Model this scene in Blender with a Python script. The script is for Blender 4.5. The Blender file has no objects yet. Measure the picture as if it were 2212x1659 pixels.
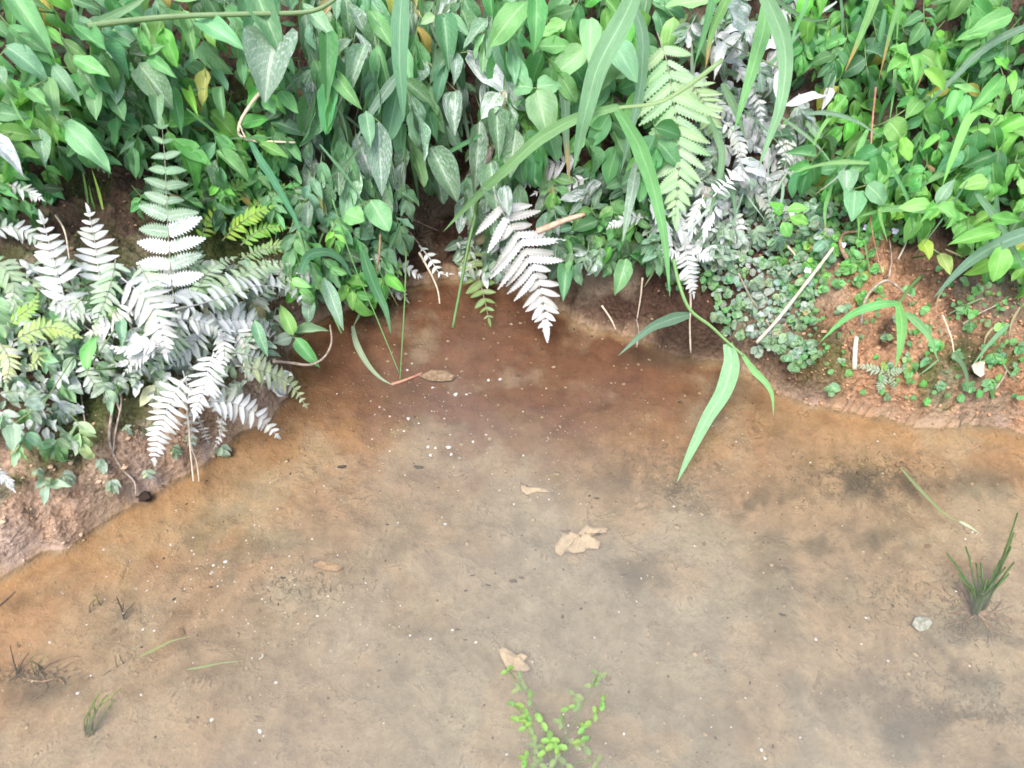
import bpy, math, random
import numpy as np
from mathutils import Vector, Matrix

# ------------------------------------------------------------------ camera, light, exposure
S = bpy.context.scene
C = S.collection
HC, PITCH, HFOV = 1.1, 48.0, 65.0
cd = bpy.data.cameras.new('camera'); cam = bpy.data.objects.new('camera', cd); C.objects.link(cam)
cam.location = (0, 0, HC); cam.rotation_euler = (math.radians(90 - PITCH), 0, 0)
cd.sensor_fit = 'HORIZONTAL'; cd.sensor_width = 36; cd.lens = 18 / math.tan(math.radians(HFOV / 2))
cd.clip_start = 0.02; cd.clip_end = 400
cd.dof.use_dof = True; cd.dof.focus_distance = 1.5; cd.dof.aperture_fstop = 4.5
S.camera = cam

SUN_EL, SUN_AZ = 62.0, 200.0        # high, from behind the viewer's left shoulder, through thin cloud
W = bpy.data.worlds.new('World'); S.world = W; W.use_nodes = True
wn = W.node_tree.nodes; wl = W.node_tree.links
bg = wn['Background']; sky = wn.new('ShaderNodeTexSky'); sky.sky_type = 'NISHITA'; sky.sun_disc = False
sky.sun_elevation = math.radians(SUN_EL); sky.sun_rotation = math.radians(SUN_AZ)
sky.air_density = 1.0; sky.dust_density = 4.0; sky.ozone_density = 1.0
wl.new(sky.outputs[0], bg.inputs[0]); bg.inputs[1].default_value = 0.13
sd = bpy.data.lights.new('sun', 'SUN'); sd.energy = 1.5; sd.angle = math.radians(24); sd.color = (1, 0.97, 0.92)
sun = bpy.data.objects.new('sun', sd); C.objects.link(sun)
az, el = math.radians(SUN_AZ), math.radians(SUN_EL)
sdir = Vector((math.sin(az) * math.cos(el), math.cos(az) * math.cos(el), math.sin(el)))
sun.rotation_euler = sdir.to_track_quat('Z', 'Y').to_euler(); sun.location = (0, 0, 5)
V = S.view_settings; S.display_settings.display_device = 'sRGB'
V.view_transform = 'Standard'; V.look = 'None'; V.gamma = 1; V.use_curve_mapping = False
V.exposure = 1.5
cy = S.cycles
cy.use_denoising = True; cy.filter_width = 1.6; cy.max_bounces = 7; cy.diffuse_bounces = 3; cy.glossy_bounces = 3
cy.transmission_bounces = 3; cy.transparent_max_bounces = 8; cy.caustics_reflective = False; cy.caustics_refractive = False
S.render.film_transparent = False

R = random.Random(7)
F = 1106 / math.tan(math.radians(HFOV / 2))
ca, sa = math.cos(math.radians(PITCH)), math.sin(math.radians(PITCH))
CAM = np.array([0, 0, HC])
def ray(u, v):                                       # direction through a point of the 2212 x 1659 view
    x, y = (u - 1106) / F, (829.5 - v) / F
    return np.array([x, ca + y * sa, -sa + y * ca])  # depth 1 along the view axis
def water_pt(u, v):
    r = ray(u, v); return (CAM + r * (HC / -r[2]))[:2]

# ------------------------------------------------------------------ noise
def vnoise(x, y, seed=0):
    xi = np.floor(x).astype(np.int64); yi = np.floor(y).astype(np.int64)
    xf = x - xi; yf = y - yi
    def hsh(a, b):
        n = (a * 374761393 + b * 668265263 + seed * 974634777) & 0xffffffff
        n = ((n ^ (n >> 13)) * 1274126177) & 0xffffffff
        return ((n ^ (n >> 16)) & 0xffff) / 65535.0
    sx = xf * xf * (3 - 2 * xf); sy = yf * yf * (3 - 2 * yf)
    a = hsh(xi, yi) * (1 - sx) + hsh(xi + 1, yi) * sx
    b = hsh(xi, yi + 1) * (1 - sx) + hsh(xi + 1, yi + 1) * sx
    return a * (1 - sy) + b * sy
def fbm(x, y, f, octv=4, seed=0):
    s = 0; a = 1; t = 0
    for i in range(octv):
        s = s + a * vnoise(x * f + 17.3 * i, y * f - 9.1 * i, seed + i); t += a; a *= .5; f *= 2.03
    return s / t
def sstep(a, b, x):
    t = np.clip((x - a) / (b - a), 0, 1); return t * t * (3 - 2 * t)

# ------------------------------------------------------------------ terrain: pond bed and bank in one sheet
SHORE_PX = [(-900, 1560), (-400, 1420), (-120, 1310), (0, 1240), (70, 1205), (140, 1185), (215, 1130), (262, 1105), (330, 1062), (385, 1030), (432, 1000),
            (490, 950), (560, 915), (600, 885), (622, 830), (618, 760), (650, 715), (720, 680), (800, 650), (880, 620),
            (960, 600), (1060, 605), (1140, 640), (1200, 668), (1290, 702), (1390, 735), (1470, 772), (1560, 775), (1620, 800),
            (1690, 842), (1745, 872), (1850, 886), (1960, 918), (2060, 922), (2130, 915), (2212, 945), (2420, 985), (2800, 1030), (3600, 1100)]
SH = np.array([water_pt(*p) for p in SHORE_PX])
def signed(x, y):
    d = np.full(x.shape, 1e9)
    for i in range(len(SH) - 1):
        a, b = SH[i], SH[i + 1]; e = b - a; L = (e * e).sum()
        t = np.clip(((x - a[0]) * e[0] + (y - a[1]) * e[1]) / L, 0, 1)
        d = np.minimum(d, np.hypot(x - a[0] - t * e[0], y - a[1] - t * e[1]))
    # side: crossing count against a ray going to -y
    ins = np.zeros(x.shape, bool)
    P = np.vstack([SH, [60, SH[-1][1]], [60, 80], [-60, 80], [-60, SH[0][1]]])
    for i in range(len(P)):
        a, b = P[i], P[(i + 1) % len(P)]
        c = ((a[1] > y) != (b[1] > y))
        xx = (b[0] - a[0]) * (y - a[1]) / (b[1] - a[1] + 1e-12) + a[0]
        ins ^= c & (x < xx)
    return np.where(ins, d, -d)

def height(x, y):
    wob = (fbm(x, y, 9, 3, 5) - .5) * .03 + (fbm(x, y, 30, 3, 8) - .5) * .024
    s = signed(x, y) + wob; s0 = s
    cen = np.exp(-((x + .02) / .42) ** 2)                   # steep behind the cove
    left = sstep(-.1, -.6, x); right = sstep(.25, .6, x)
    slope = .58 + .55 * cen + .12 * left - .06 * right
    s = s - .17 * np.exp(-((x + .135) / .085) ** 4) * sstep(.0, .02, s)
    s = np.where((s < .004) & (s0 > 0), .004, s)
    lip = .035 + .075 * cen + .03 * left * sstep(-1, -.5, x) + .02 * right
    sp = np.maximum(s, 0)
    up = lip * (1 - np.exp(-sp / .022)) + slope * np.minimum(sp, .75) + .3 * np.maximum(sp - .75, 0) - .29 * np.maximum(sp - 4, 0)
    up += (sstep(.45, .6, fbm(x, y, 20, 3, 133)) - .5) * -.030 * sstep(0, .006, sp) * sstep(.09, .03, sp)
    up += (fbm(x, y, 6, 4, 21) - .5) * .09 * sstep(0, .12, sp)
    up += (fbm(x, y, 38, 3, 31) - .5) * .042 * sstep(0, .015, sp)
    up += (np.abs(fbm(x, y, 70, 2, 41) - .5) * -.045 + .008) * sstep(0, .02, sp)
    dn = np.maximum(-s, 0)
    bed = -(.006 + .018 * (1 - np.exp(-dn / .10)) + .055 * (1 - np.exp(-dn / .6)))
    bed += (fbm(x, y, 7, 4, 51) - .5) * .030 * sstep(.0, .2, dn) + (fbm(x, y, 40, 3, 61) - .5) * .010 * sstep(0, .05, dn)
    bed = np.minimum(bed, -.002)
    k = sstep(-.008, .006, s)
    return bed * (1 - k) + np.maximum(up, .002) * k, s0

STEP = .006
def axis(lo, hi, far):
    a = list(np.arange(lo, hi, STEP)); d = STEP
    while a[-1] < far: d *= 1.28; a.append(a[-1] + d)
    d = STEP; b = []
    x = lo
    while x > -far: d *= 1.28; x -= d; b.append(x)
    return np.array(b[::-1] + a)
gx, gy = axis(-1.75, 1.75, 60), axis(.22, 2.5, 60)
X, Y = np.meshgrid(gx, gy)
Z, SD = height(X, Y)

def soil_colour(x, y, s, z):
    def mix(c, col, m): return c * (1 - m[..., None]) + np.array(col) * m[..., None]
    c = np.zeros(x.shape + (3,)) + np.array([.27, .19, .125])
    n1, n2, n3 = fbm(x, y, 3.2, 4, 71), fbm(x, y, 8, 4, 81), fbm(x, y, 22, 3, 91)
    dn = -s
    # deeper silt grows greyer and greener, near the shore it is iron orange
    c = mix(c, [.25, .21, .155], sstep(.12, .75, dn + (n1 - .5) * .5))
    c = mix(c, [.185, .185, .14], .85 * sstep(.35, .9, dn + (n2 - .5) * .4) * sstep(-.3, .6, x))
    c = mix(c, [.115, .10, .07], .6 * sstep(.15, .7, x) * sstep(.46, .58, n3) * sstep(.42, .55, n1) * sstep(0, .1, dn))
    c = mix(c, [.36, .195, .095], .75 * sstep(.30, .02, dn + (n2 - .5) * .34) * sstep(-.0, .01, dn))
    c = mix(c, [.33, .225, .135], .5 * sstep(.50, .60, n2) * sstep(-.0, .1, dn))
    c = mix(c, [.17, .135, .085], .55 * sstep(.56, .70, n3) * sstep(.50, .62, n1) * sstep(-.0, .1, dn))
    for (wu, wv, wr, k_) in [(2110, 1345, .055, .8), (1470, 1060, .032, .8), (1880, 1025, .06, .7), (1660, 1062, .045, .6), (1400, 1000, .05, .45), (60, 1462, .035, .6), (650, 1262, .035, .45), (1990, 1490, .07, .5),
                             (2100, 1548, .07, .5), (1400, 1222, .03, .5), (2150, 1030, .05, .6), (1350, 1190, .03, .5), (1880, 1150, .06, .4), (950, 810, .03, .6), (1190, 1600, .05, .5), (1750, 1530, .07, .35), (2180, 1420, .05, .5), (320, 1330, .05, .25)]:
        wp = water_pt(wu, wv); g_ = np.exp(-((x - wp[0]) / (wr * 1.5)) ** 2 - ((y - wp[1]) / (wr * .6)) ** 2)
        c = mix(c, [.055, .048, .034], k_ * np.clip(g_ * 1.5, 0, 1) * sstep(.36, .56, n3 * .6 + fbm(x, y, 60, 3, 95) * .4))   # algae films
    cove = np.exp(-((x + .02) / .48) ** 4) * sstep(.72, 1.05, y + (n2 - .5) * .2) * sstep(0, .02, dn)
    c = mix(c, [.135, .055, .032], .95 * np.clip(cove * 1.15, 0, 1))
    # bank above water
    land = sstep(-.004, .012, s)
    bank = np.zeros_like(c) + np.array([.078, .050, .036])
    rb = sstep(.45, .62, x)
    orange = sstep(.30, .10, s + (n2 - .5) * .25) * rb
    bank = mix(bank, [.50, .285, .165], .92 * orange * sstep(.26, .46, fbm(x, y, 14, 3, 97)))
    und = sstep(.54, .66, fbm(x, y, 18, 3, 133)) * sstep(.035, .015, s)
    bank = mix(bank, [.17, .12, .085], .7 * rb * sstep(.95, 1.15, x + (n2 - .5) * .3))
    lb = sstep(-.35, -.5, x)
    bank = mix(bank, [.46, .32, .23], .9 * lb * sstep(.15, .07, s + (n2 - .5) * .12))
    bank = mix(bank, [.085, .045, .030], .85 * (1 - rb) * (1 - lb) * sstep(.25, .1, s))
    moss = sstep(.40, .50, n2 + .1 * (n3 - .5)) * lb * sstep(.03, .07, s + (n3 - .5) * .06) * sstep(.42, .25, s)
    moss = np.maximum(moss, sstep(.55, .64, n2) * rb * sstep(.0, .02, s) * sstep(.12, .05, s))
    bank = mix(bank, [.075, .105, .030], .85 * moss)
    bank = mix(bank, [.55, .47, .42], .35 * sstep(.58, .7, n3) * (lb * sstep(.2, .05, s)))
    c = mix(c, [0, 0, 0], land * 0) * (1 - land[..., None]) + bank * land[..., None]
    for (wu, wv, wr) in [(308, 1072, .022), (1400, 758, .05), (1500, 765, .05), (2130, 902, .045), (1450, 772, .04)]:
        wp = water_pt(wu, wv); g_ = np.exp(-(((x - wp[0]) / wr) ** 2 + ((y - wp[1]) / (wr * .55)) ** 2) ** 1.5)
        bank = mix(bank, [.035, .024, .018], .85 * g_); c = mix(c, [.07, .045, .03], .7 * g_)      # wet black mud at the left plug; elsewhere painted shade under the bank edge
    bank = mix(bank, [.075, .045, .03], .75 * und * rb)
    crust = sstep(-.004, .0, s) * sstep(.016, .008, s) * sstep(.46, .6, n3) * np.clip(lb + rb, 0, 1)
    c = mix(c, [.50, .40, .35], .4 * crust)
    return c, moss * land

# ------------------------------------------------------------------ helpers
def dims(me, verts, faces, uvs=None):
    me.from_pydata([tuple(map(float, v)) for v in verts], [], faces)
    if uvs is not None:
        ul = me.uv_layers.new(name='UVMap')
        vi = np.zeros(len(me.loops), dtype=np.int32); me.loops.foreach_get('vertex_index', vi)
        ul.data.foreach_set('uv', np.asarray(uvs, dtype=np.float32)[vi].ravel())
    me.polygons.foreach_set('use_smooth', [True] * len(me.polygons)); me.update()
    return me
def mesh(name, verts, faces, mat, uvs=None):
    me = dims(bpy.data.meshes.new(name), verts, faces, uvs); me.materials.append(mat); return me
def bulk(name, v, f, mat, uvs=None):                       # numpy arrays of equal-sided faces
    me = bpy.data.meshes.new(name); v = np.asarray(v, np.float32); f = np.asarray(f, np.int32); n = f.shape[1]
    me.vertices.add(len(v)); me.vertices.foreach_set('co', v.ravel())
    me.loops.add(f.size); me.loops.foreach_set('vertex_index', f.ravel())
    me.polygons.add(len(f)); me.polygons.foreach_set('loop_start', np.arange(0, f.size, n, dtype=np.int32))
    me.polygons.foreach_set('use_smooth', np.ones(len(f), bool))
    if uvs is not None:
        ul = me.uv_layers.new(name='UVMap'); ul.data.foreach_set('uv', np.asarray(uvs, np.float32)[f.ravel()].ravel())
    me.update(calc_edges=True); me.materials.append(mat); return me
def link(name, me, parent=None, M=None, col=None):
    o = bpy.data.objects.new(name, me); C.objects.link(o)
    if parent is not None: o.parent = parent
    if M is not None: o.matrix_basis = M
    if col is not None: o.color = col
    return o
ORIG = {}
def thing(name, label, cat, loc, group=None):
    o = bpy.data.objects.new(name, None); C.objects.link(o); o.location = loc; o.empty_display_size = .02
    o['label'] = label; o['category'] = cat
    if group: o['group'] = group
    ORIG[o] = Vector(loc); return o
def tag(o, label, cat, group=None, kind=None):
    if label: o['label'] = label
    if cat: o['category'] = cat
    if group: o['group'] = group
    if kind: o['kind'] = kind
    return o
def child(name, me, root, M, col=None, base=None):          # M is a world matrix; the root only translates
    b = base if base is not None else ORIG[root]
    return link(name, me, root, Matrix.Translation(-b) @ M, col)

def zsample(x, y):
    i = int(np.clip(np.searchsorted(gx, x) - 1, 0, len(gx) - 2)); j = int(np.clip(np.searchsorted(gy, y) - 1, 0, len(gy) - 2))
    a = (x - gx[i]) / (gx[i + 1] - gx[i]); b = (y - gy[j]) / (gy[j + 1] - gy[j])
    return (Z[j, i] * (1 - a) + Z[j, i + 1] * a) * (1 - b) + (Z[j + 1, i] * (1 - a) + Z[j + 1, i + 1] * a) * b
def hit(u, v, bed=False):                                    # depth at which the view line meets bank or water (or bed)
    r = ray(u, v); t = .7; st = .012
    while t < 6:
        p = CAM + r * t
        g = zsample(p[0], p[1])
        if not bed: g = max(g, 0)
        if p[2] <= g: break
        t += st
    lo, hi = t - st, t
    for _ in range(6):
        m = (lo + hi) / 2; p = CAM + r * m; g = zsample(p[0], p[1])
        if not bed: g = max(g, 0)
        if p[2] <= g: hi = m
        else: lo = m
    return hi
def P(u, v, lift=0.0, bed=False):
    return Vector(CAM + ray(u, v) * (hit(u, v, bed) - lift))
def path(px, l0, l1=None, bed=False, clear=.006, n=6):
    """smooth 3-D curve over the ground through view points; lift changes from l0 to l1 along it"""
    l1 = l0 if l1 is None else l1
    pts = [np.array(p, float) for p in px]
    ext = [2 * pts[0] - pts[1]] + pts + [2 * pts[-1] - pts[-2]]
    uv = []
    for i in range(1, len(ext) - 2):
        for k in range(n):
            t = k / n; a, b, c, d = ext[i - 1:i + 3]
            uv.append(.5 * ((2 * b) + (c - a) * t + (2 * a - 5 * b + 4 * c - d) * t * t + (3 * b - a - 3 * c + d) * t ** 3))
    uv.append(pts[-1])
    hs = np.array([hit(u, v, bed) for u, v in uv]); T = np.linspace(0, 1, len(uv))
    d = hs - (l0 + (l1 - l0) * T)
    lin = d[0] + (d[-1] - d[0]) * T
    d = .25 * d + .75 * lin                                   # plants bridge hollows instead of following them
    for _ in range(3): d[1:-1] = (d[:-2] + d[1:-1] * 2 + d[2:]) / 4
    d = np.minimum(d, hs - clear)
    for _ in range(2): d[1:-1] = np.minimum((d[:-2] + d[1:-1] * 2 + d[2:]) / 4, hs[1:-1] - clear)
    return [Vector(CAM + ray(u, v) * t) for (u, v), t in zip(uv, d)], d
def frame(p, tip, nrm, sx, sy, sz=None):                      # x axis p->tip, z about nrm
    x = (tip - p).normalized(); z = (nrm - x * nrm.dot(x))
    if z.length < 1e-4: z = Vector((0, 0, 1)) - x * x.z
    z.normalize(); y = z.cross(x)
    sz = sx if sz is None else sz
    return Matrix(((x.x * sx, y.x * sy, z.x * sz, p.x), (x.y * sx, y.y * sy, z.y * sz, p.y), (x.z * sx, y.z * sy, z.z * sz, p.z), (0, 0, 0, 1)))
def tube(pts, r0, r1=None, sides=5, jitter=0):
    r1 = r0 if r1 is None else r1
    vs, fs, uv = [], [], []; n = len(pts)
    for i, p in enumerate(pts):
        t = (pts[min(i + 1, n - 1)] - pts[max(i - 1, 0)]).normalized()
        a = t.cross(Vector((0, 0.3, 1))).normalized() if abs(t.z) < .97 else t.cross(Vector((0, 1, 0))).normalized()
        b = t.cross(a); r = (r0 + (r1 - r0) * i / (n - 1)) * (1 + jitter * (R.random() - .5))
        for k in range(sides):
            g = 2 * math.pi * k / sides; q = p + (a * math.cos(g) + b * math.sin(g)) * r
            vs.append(tuple(q)); uv.append((i / (n - 1), k / sides))
    for i in range(n - 1):
        for k in range(sides):
            k2 = (k + 1) % sides; fs.append((i * sides + k, i * sides + k2, (i + 1) * sides + k2, (i + 1) * sides + k))
    fs.append(tuple(range(sides))[::-1]); fs.append(tuple((n - 1) * sides + k for k in range(sides)))
    return vs, fs, uv

# ------------------------------------------------------------------ materials
def nt(name):
    m = bpy.data.materials.new(name); m.use_nodes = True; t = m.node_tree; t.nodes.clear()
    out = t.nodes.new('ShaderNodeOutputMaterial'); return m, t, out
def N(t, typ, **kw):
    n = t.nodes.new(typ)
    for k, v in kw.items():
        if k.startswith('i'): n.inputs[int(k[1:])].default_value = v
        else: setattr(n, k, v)
    return n
def lk(t, a, b): t.links.new(a, b)
def mth(t, op, a, b=None, c=None, clamp=False):
    n = t.nodes.new('ShaderNodeMath'); n.operation = op; n.use_clamp = clamp
    for i, x in enumerate((a, b, c)):
        if x is None: continue
        if isinstance(x, (int, float)): n.inputs[i].default_value = x
        else: t.links.new(x, n.inputs[i])
    return n.outputs[0]
def mixc(t, f, a, b, mode='MIX'):
    n = t.nodes.new('ShaderNodeMix'); n.data_type = 'RGBA'; n.blend_type = mode
    for s, x in ((n.inputs[0], f), (n.inputs[6], a), (n.inputs[7], b)):
        if isinstance(x, (int, float)): s.default_value = x
        elif isinstance(x, tuple): s.default_value = x if len(x) == 4 else x + (1,)
        else: t.links.new(x, s)
    return n.outputs[2]
def ramp(t, x, a, b):
    n = t.nodes.new('ShaderNodeMapRange'); n.interpolation_type = 'SMOOTHSTEP'; t.links.new(x, n.inputs[0])
    n.inputs[1].default_value = a; n.inputs[2].default_value = b; return n.outputs[0]

def leaf_material(name, kind, dry_tip=False, frond=False):
    m, t, out = nt(name)
    oi = N(t, 'ShaderNodeObjectInfo'); uv = N(t, 'ShaderNodeUVMap'); sp = N(t, 'ShaderNodeSeparateXYZ'); lk(t, uv.outputs[0], sp.inputs[0])
    u, v = sp.outputs[0], sp.outputs[1]; rnd = oi.outputs['Random']; d = oi.outputs['Alpha']
    av = mth(t, 'ABSOLUTE', mth(t, 'SUBTRACT', v, .5))
    cv = N(t, 'ShaderNodeCombineXYZ')
    lk(t, mth(t, 'MULTIPLY_ADD', u, 1.9 if kind != 'blade' else 9.0, mth(t, 'MULTIPLY', rnd, 57.0)), cv.inputs[0])
    lk(t, mth(t, 'ADD', mth(t, 'MULTIPLY_ADD', v, 4.6, mth(t, 'MULTIPLY', av, -2.0)), mth(t, 'MULTIPLY', rnd, 91.0)), cv.inputs[1])
    n1 = N(t, 'ShaderNodeTexNoise', i2=1.6, i3=5.0, i4=.62); lk(t, cv.outputs[0], n1.inputs[0])
    n2 = N(t, 'ShaderNodeTexNoise', i2=9.0, i3=3.0, i4=.6); lk(t, cv.outputs[0], n2.inputs[0])
    base = oi.outputs['Color']
    hsv = N(t, 'ShaderNodeHueSaturation'); lk(t, base, hsv.inputs['Color'])
    lk(t, mth(t, 'MULTIPLY_ADD', rnd, .035, .483), hsv.inputs['Hue'])
    lk(t, mth(t, 'MULTIPLY_ADD', n1.outputs[0], .9, .55), hsv.inputs['Value'])
    col = hsv.outputs[0]
    if kind == 'leaf':
        rib = ramp(t, av, .055, .022)
        side = mth(t, 'FRACT', mth(t, 'SUBTRACT', mth(t, 'MULTIPLY', u, 8.0), mth(t, 'MULTIPLY', av, 7.0)))
        sl = ramp(t, mth(t, 'ABSOLUTE', mth(t, 'SUBTRACT', side, .5)), .12, .02)
        vein = mth(t, 'MAXIMUM', rib, mth(t, 'MULTIPLY', sl, .45))
    elif kind == 'blade':
        rib = ramp(t, av, .06, .02)
        sl = ramp(t, mth(t, 'ABSOLUTE', mth(t, 'SUBTRACT', mth(t, 'FRACT', mth(t, 'MULTIPLY', v, 9.0)), .5)), .3, .1)
        vein = mth(t, 'MAXIMUM', rib, mth(t, 'MULTIPLY', sl, .3))
    else:
        rib = ramp(t, av, .07, .02); vein = rib
    lighter = mixc(t, 1.0, col, (.16, .20, .11), 'ADD')
    col = mixc(t, mth(t, 'MULTIPLY', vein, .75), col, lighter)
    if dry_tip:
        tipm = ramp(t, mth(t, 'ADD', u, mth(t, 'MULTIPLY', n1.outputs[0], .2)), .80, 1.0)
        col = mixc(t, tipm, col, (.42, .27, .09))
    # yellowing specks
    col = mixc(t, mth(t, 'MULTIPLY', ramp(t, n2.outputs[0], .68, .76), .3), col, (.26, .28, .07))
    # dried silt lying on the blade: patches and streaks, more where the object's dust value is high
    thr = mth(t, 'MULTIPLY_ADD', d, -.56, .86)
    nn = mth(t, 'ADD', mth(t, 'MULTIPLY', n1.outputs[0], .72), mth(t, 'MULTIPLY', n2.outputs[0], .28))
    k = N(t, 'ShaderNodeMapRange'); k.interpolation_type = 'SMOOTHSTEP'; lk(t, nn, k.inputs[0])
    lk(t, mth(t, 'SUBTRACT', thr, .07), k.inputs[1]); lk(t, mth(t, 'ADD', thr, .09), k.inputs[2])
    film = mth(t, 'MULTIPLY', d, .30 if kind == 'pinna' else .16)
    fine = mth(t, 'MULTIPLY', ramp(t, mth(t, 'ADD', n2.outputs[0], mth(t, 'MULTIPLY', vein, .12)), .48, .60), mth(t, 'MINIMUM', mth(t, 'MULTIPLY', d, 1.25), .8))
    dm = mth(t, 'MAXIMUM', mth(t, 'MAXIMUM', mth(t, 'MULTIPLY', k.outputs[0], .93), film), fine)
    dm = mth(t, 'MINIMUM', dm, mth(t, 'MULTIPLY', d, 3.0))
    dcol = mixc(t, ramp(t, n2.outputs[0], .35, .7), (.42, .43, .45), (.74, .75, .75) if kind == 'pinna' else (.58, .60, .62))
    col2 = mixc(t, dm, col, dcol)
    b = N(t, 'ShaderNodeBsdfPrincipled'); lk(t, col2, b.inputs['Base Color'])
    lk(t, mth(t, 'MULTIPLY_ADD', dm, .40, .42), b.inputs['Roughness'])
    b.inputs['Specular IOR Level'].default_value = .6
    tr = N(t, 'ShaderNodeBsdfTranslucent'); lk(t, mixc(t, .5, col, (.26, .52, .06)), tr.inputs[0])
    mx = N(t, 'ShaderNodeMixShader')
    lk(t, mth(t, 'MULTIPLY', mth(t, 'SUBTRACT', 1.0, dm), .42), mx.inputs[0]); lk(t, b.outputs[0], mx.inputs[1]); lk(t, tr.outputs[0], mx.inputs[2])
    bmp = N(t, 'ShaderNodeBump'); bmp.inputs['Strength'].default_value = .5; bmp.inputs['Distance'].default_value = .002
    lk(t, mth(t, 'ADD', mth(t, 'MULTIPLY', vein, -.6), mth(t, 'ADD', mth(t, 'MULTIPLY', dm, .8), mth(t, 'MULTIPLY', n2.outputs[0], .6))), bmp.inputs['Height'])
    lk(t, bmp.outputs[0], b.inputs['Normal']); lk(t, mx.outputs[0], out.inputs[0])
    return m
def plain(name, c1, c2, rough=.8, scale=60, bump=.4, dist=.002):
    m, t, out = nt(name); tc = N(t, 'ShaderNodeTexCoord')
    n = N(t, 'ShaderNodeTexNoise', i2=float(scale), i3=5.0, i4=.6); lk(t, tc.outputs['Object'], n.inputs[0])
    b = N(t, 'ShaderNodeBsdfPrincipled', ); lk(t, mixc(t, ramp(t, n.outputs[0], .32, .68), c1, c2), b.inputs['Base Color'])
    b.inputs['Roughness'].default_value = rough; b.inputs['Specular IOR Level'].default_value = .3
    bp = N(t, 'ShaderNodeBump'); bp.inputs['Strength'].default_value = bump; bp.inputs['Distance'].default_value = dist
    lk(t, n.outputs[0], bp.inputs['Height']); lk(t, bp.outputs[0], b.inputs['Normal']); lk(t, b.outputs[0], out.inputs[0])
    return m
M_LEAF = leaf_material('leaf_skin', 'leaf')
M_BLADE = leaf_material('grass_skin', 'blade')
M_BLADE_DRY = leaf_material('grass_skin_dry_tip', 'blade', True)
M_PINNA = leaf_material('fern_skin', 'pinna')
M_STEM = leaf_material('stem_skin', 'pinna')
M_TWIG = plain('dead_twig', (.20, .15, .11), (.38, .32, .27), .85, 120)
M_STRAW = plain('dry_straw', (.42, .34, .25), (.58, .50, .40), .7, 90)
M_REDSTEM = plain('reddish_stem', (.25, .10, .07), (.36, .20, .13), .6, 90)
M_ROOT = plain('root', (.17, .10, .06), (.33, .22, .15), .9, 120)
M_WHITE = plain('white_fleck', (.40, .38, .35), (.60, .58, .54), .7, 200)
M_DARK = plain('dark_debris', (.035, .028, .02), (.085, .065, .045), .9, 200)
M_CLOD = plain('orange_clod', (.26, .16, .09), (.38, .25, .15), .95, 110, .8, .004)
M_RUST = plain('rusty_dry_leaf', (.36, .20, .13), (.52, .36, .27), .8, 70)
M_SILT = plain('silted_leaf', (.40, .29, .19), (.52, .40, .28), .9, 130, .7, .003)
M_PETAL = plain('violet_petal', (.55, .52, .75), (.72, .70, .86), .6, 90)
M_CLODA = plain('earth_crumb', (.27, .14, .075), (.47, .28, .17), .95, 60, .8, .004)
M_CLODB = plain('pale_crumb', (.34, .22, .14), (.55, .40, .29), .95, 60, .8, .004)
M_SHELL = plain('shell', (.22, .22, .18), (.44, .44, .39), .35, 150)
M_MUD = plain('dark_mud', (.05, .036, .028), (.17, .11, .075), .8, 70, .9, .008)

# soil
m, t, out = nt('soil'); M_SOIL = m
at = N(t, 'ShaderNodeAttribute', attribute_name='soil'); al = N(t, 'ShaderNodeAttribute', attribute_name='land')
tc = N(t, 'ShaderNodeTexCoord')
na = N(t, 'ShaderNodeTexNoise', i2=26.0, i3=6.0, i4=.68); lk(t, tc.outputs['Object'], na.inputs[0])
nb = N(t, 'ShaderNodeTexNoise', i2=150.0, i3=5.0, i4=.7); lk(t, tc.outputs['Object'], nb.inputs[0])
ncn = N(t, 'ShaderNodeTexNoise', i2=11.0, i3=7.0, i4=.72); ncn.inputs['Distortion'].default_value = 1.2; lk(t, tc.outputs['Object'], ncn.inputs[0])
vo = N(t, 'ShaderNodeTexVoronoi', i2=95.0); lk(t, tc.outputs['Object'], vo.inputs[0])
c = mixc(t, 1.0, at.outputs[0], mixc(t, ramp(t, na.outputs[0], .3, .7), (.76, .74, .72), (1.2, 1.2, 1.2)), 'MULTIPLY')
wet = mth(t, 'SUBTRACT', 1.0, al.outputs[2])
ng = N(t, 'ShaderNodeTexNoise', i2=4.5, i3=4.0, i4=.6); lk(t, tc.outputs['Object'], ng.inputs[0])
grit = mth(t, 'MULTIPLY', ramp(t, nb.outputs[0], .62, .36), mth(t, 'ADD', mth(t, 'MULTIPLY', ramp(t, ng.outputs[0], .46, .60), .35), mth(t, 'MULTIPLY_ADD', al.outputs[2], .65, .06)))
c = mixc(t, grit, c, mixc(t, 1.0, c, (.42, .38, .34), 'MULTIPLY'))
c = mixc(t, mth(t, 'MULTIPLY', ramp(t, ng.outputs[0], .50, .62), .30), c, (.46, .38, .27))
thin = ramp(t, mth(t, 'ABSOLUTE', mth(t, 'SUBTRACT', ncn.outputs[0], .5)), .022, .004)   # threads of dark algae and cracks
gate = ramp(t, na.outputs[0], .50, .62)
c = mixc(t, mth(t, 'MULTIPLY', mth(t, 'MULTIPLY', thin, gate), .62), c, (.075, .052, .032))
spk = ramp(t, nb.outputs[0], .70, .75)
c = mixc(t, mth(t, 'MULTIPLY', spk, .5), c, (.62, .48, .34))
b = N(t, 'ShaderNodeBsdfPrincipled'); lk(t, c, b.inputs['Base Color']); b.inputs['Roughness'].default_value = .85
b.inputs['Specular IOR Level'].default_value = .25
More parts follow.
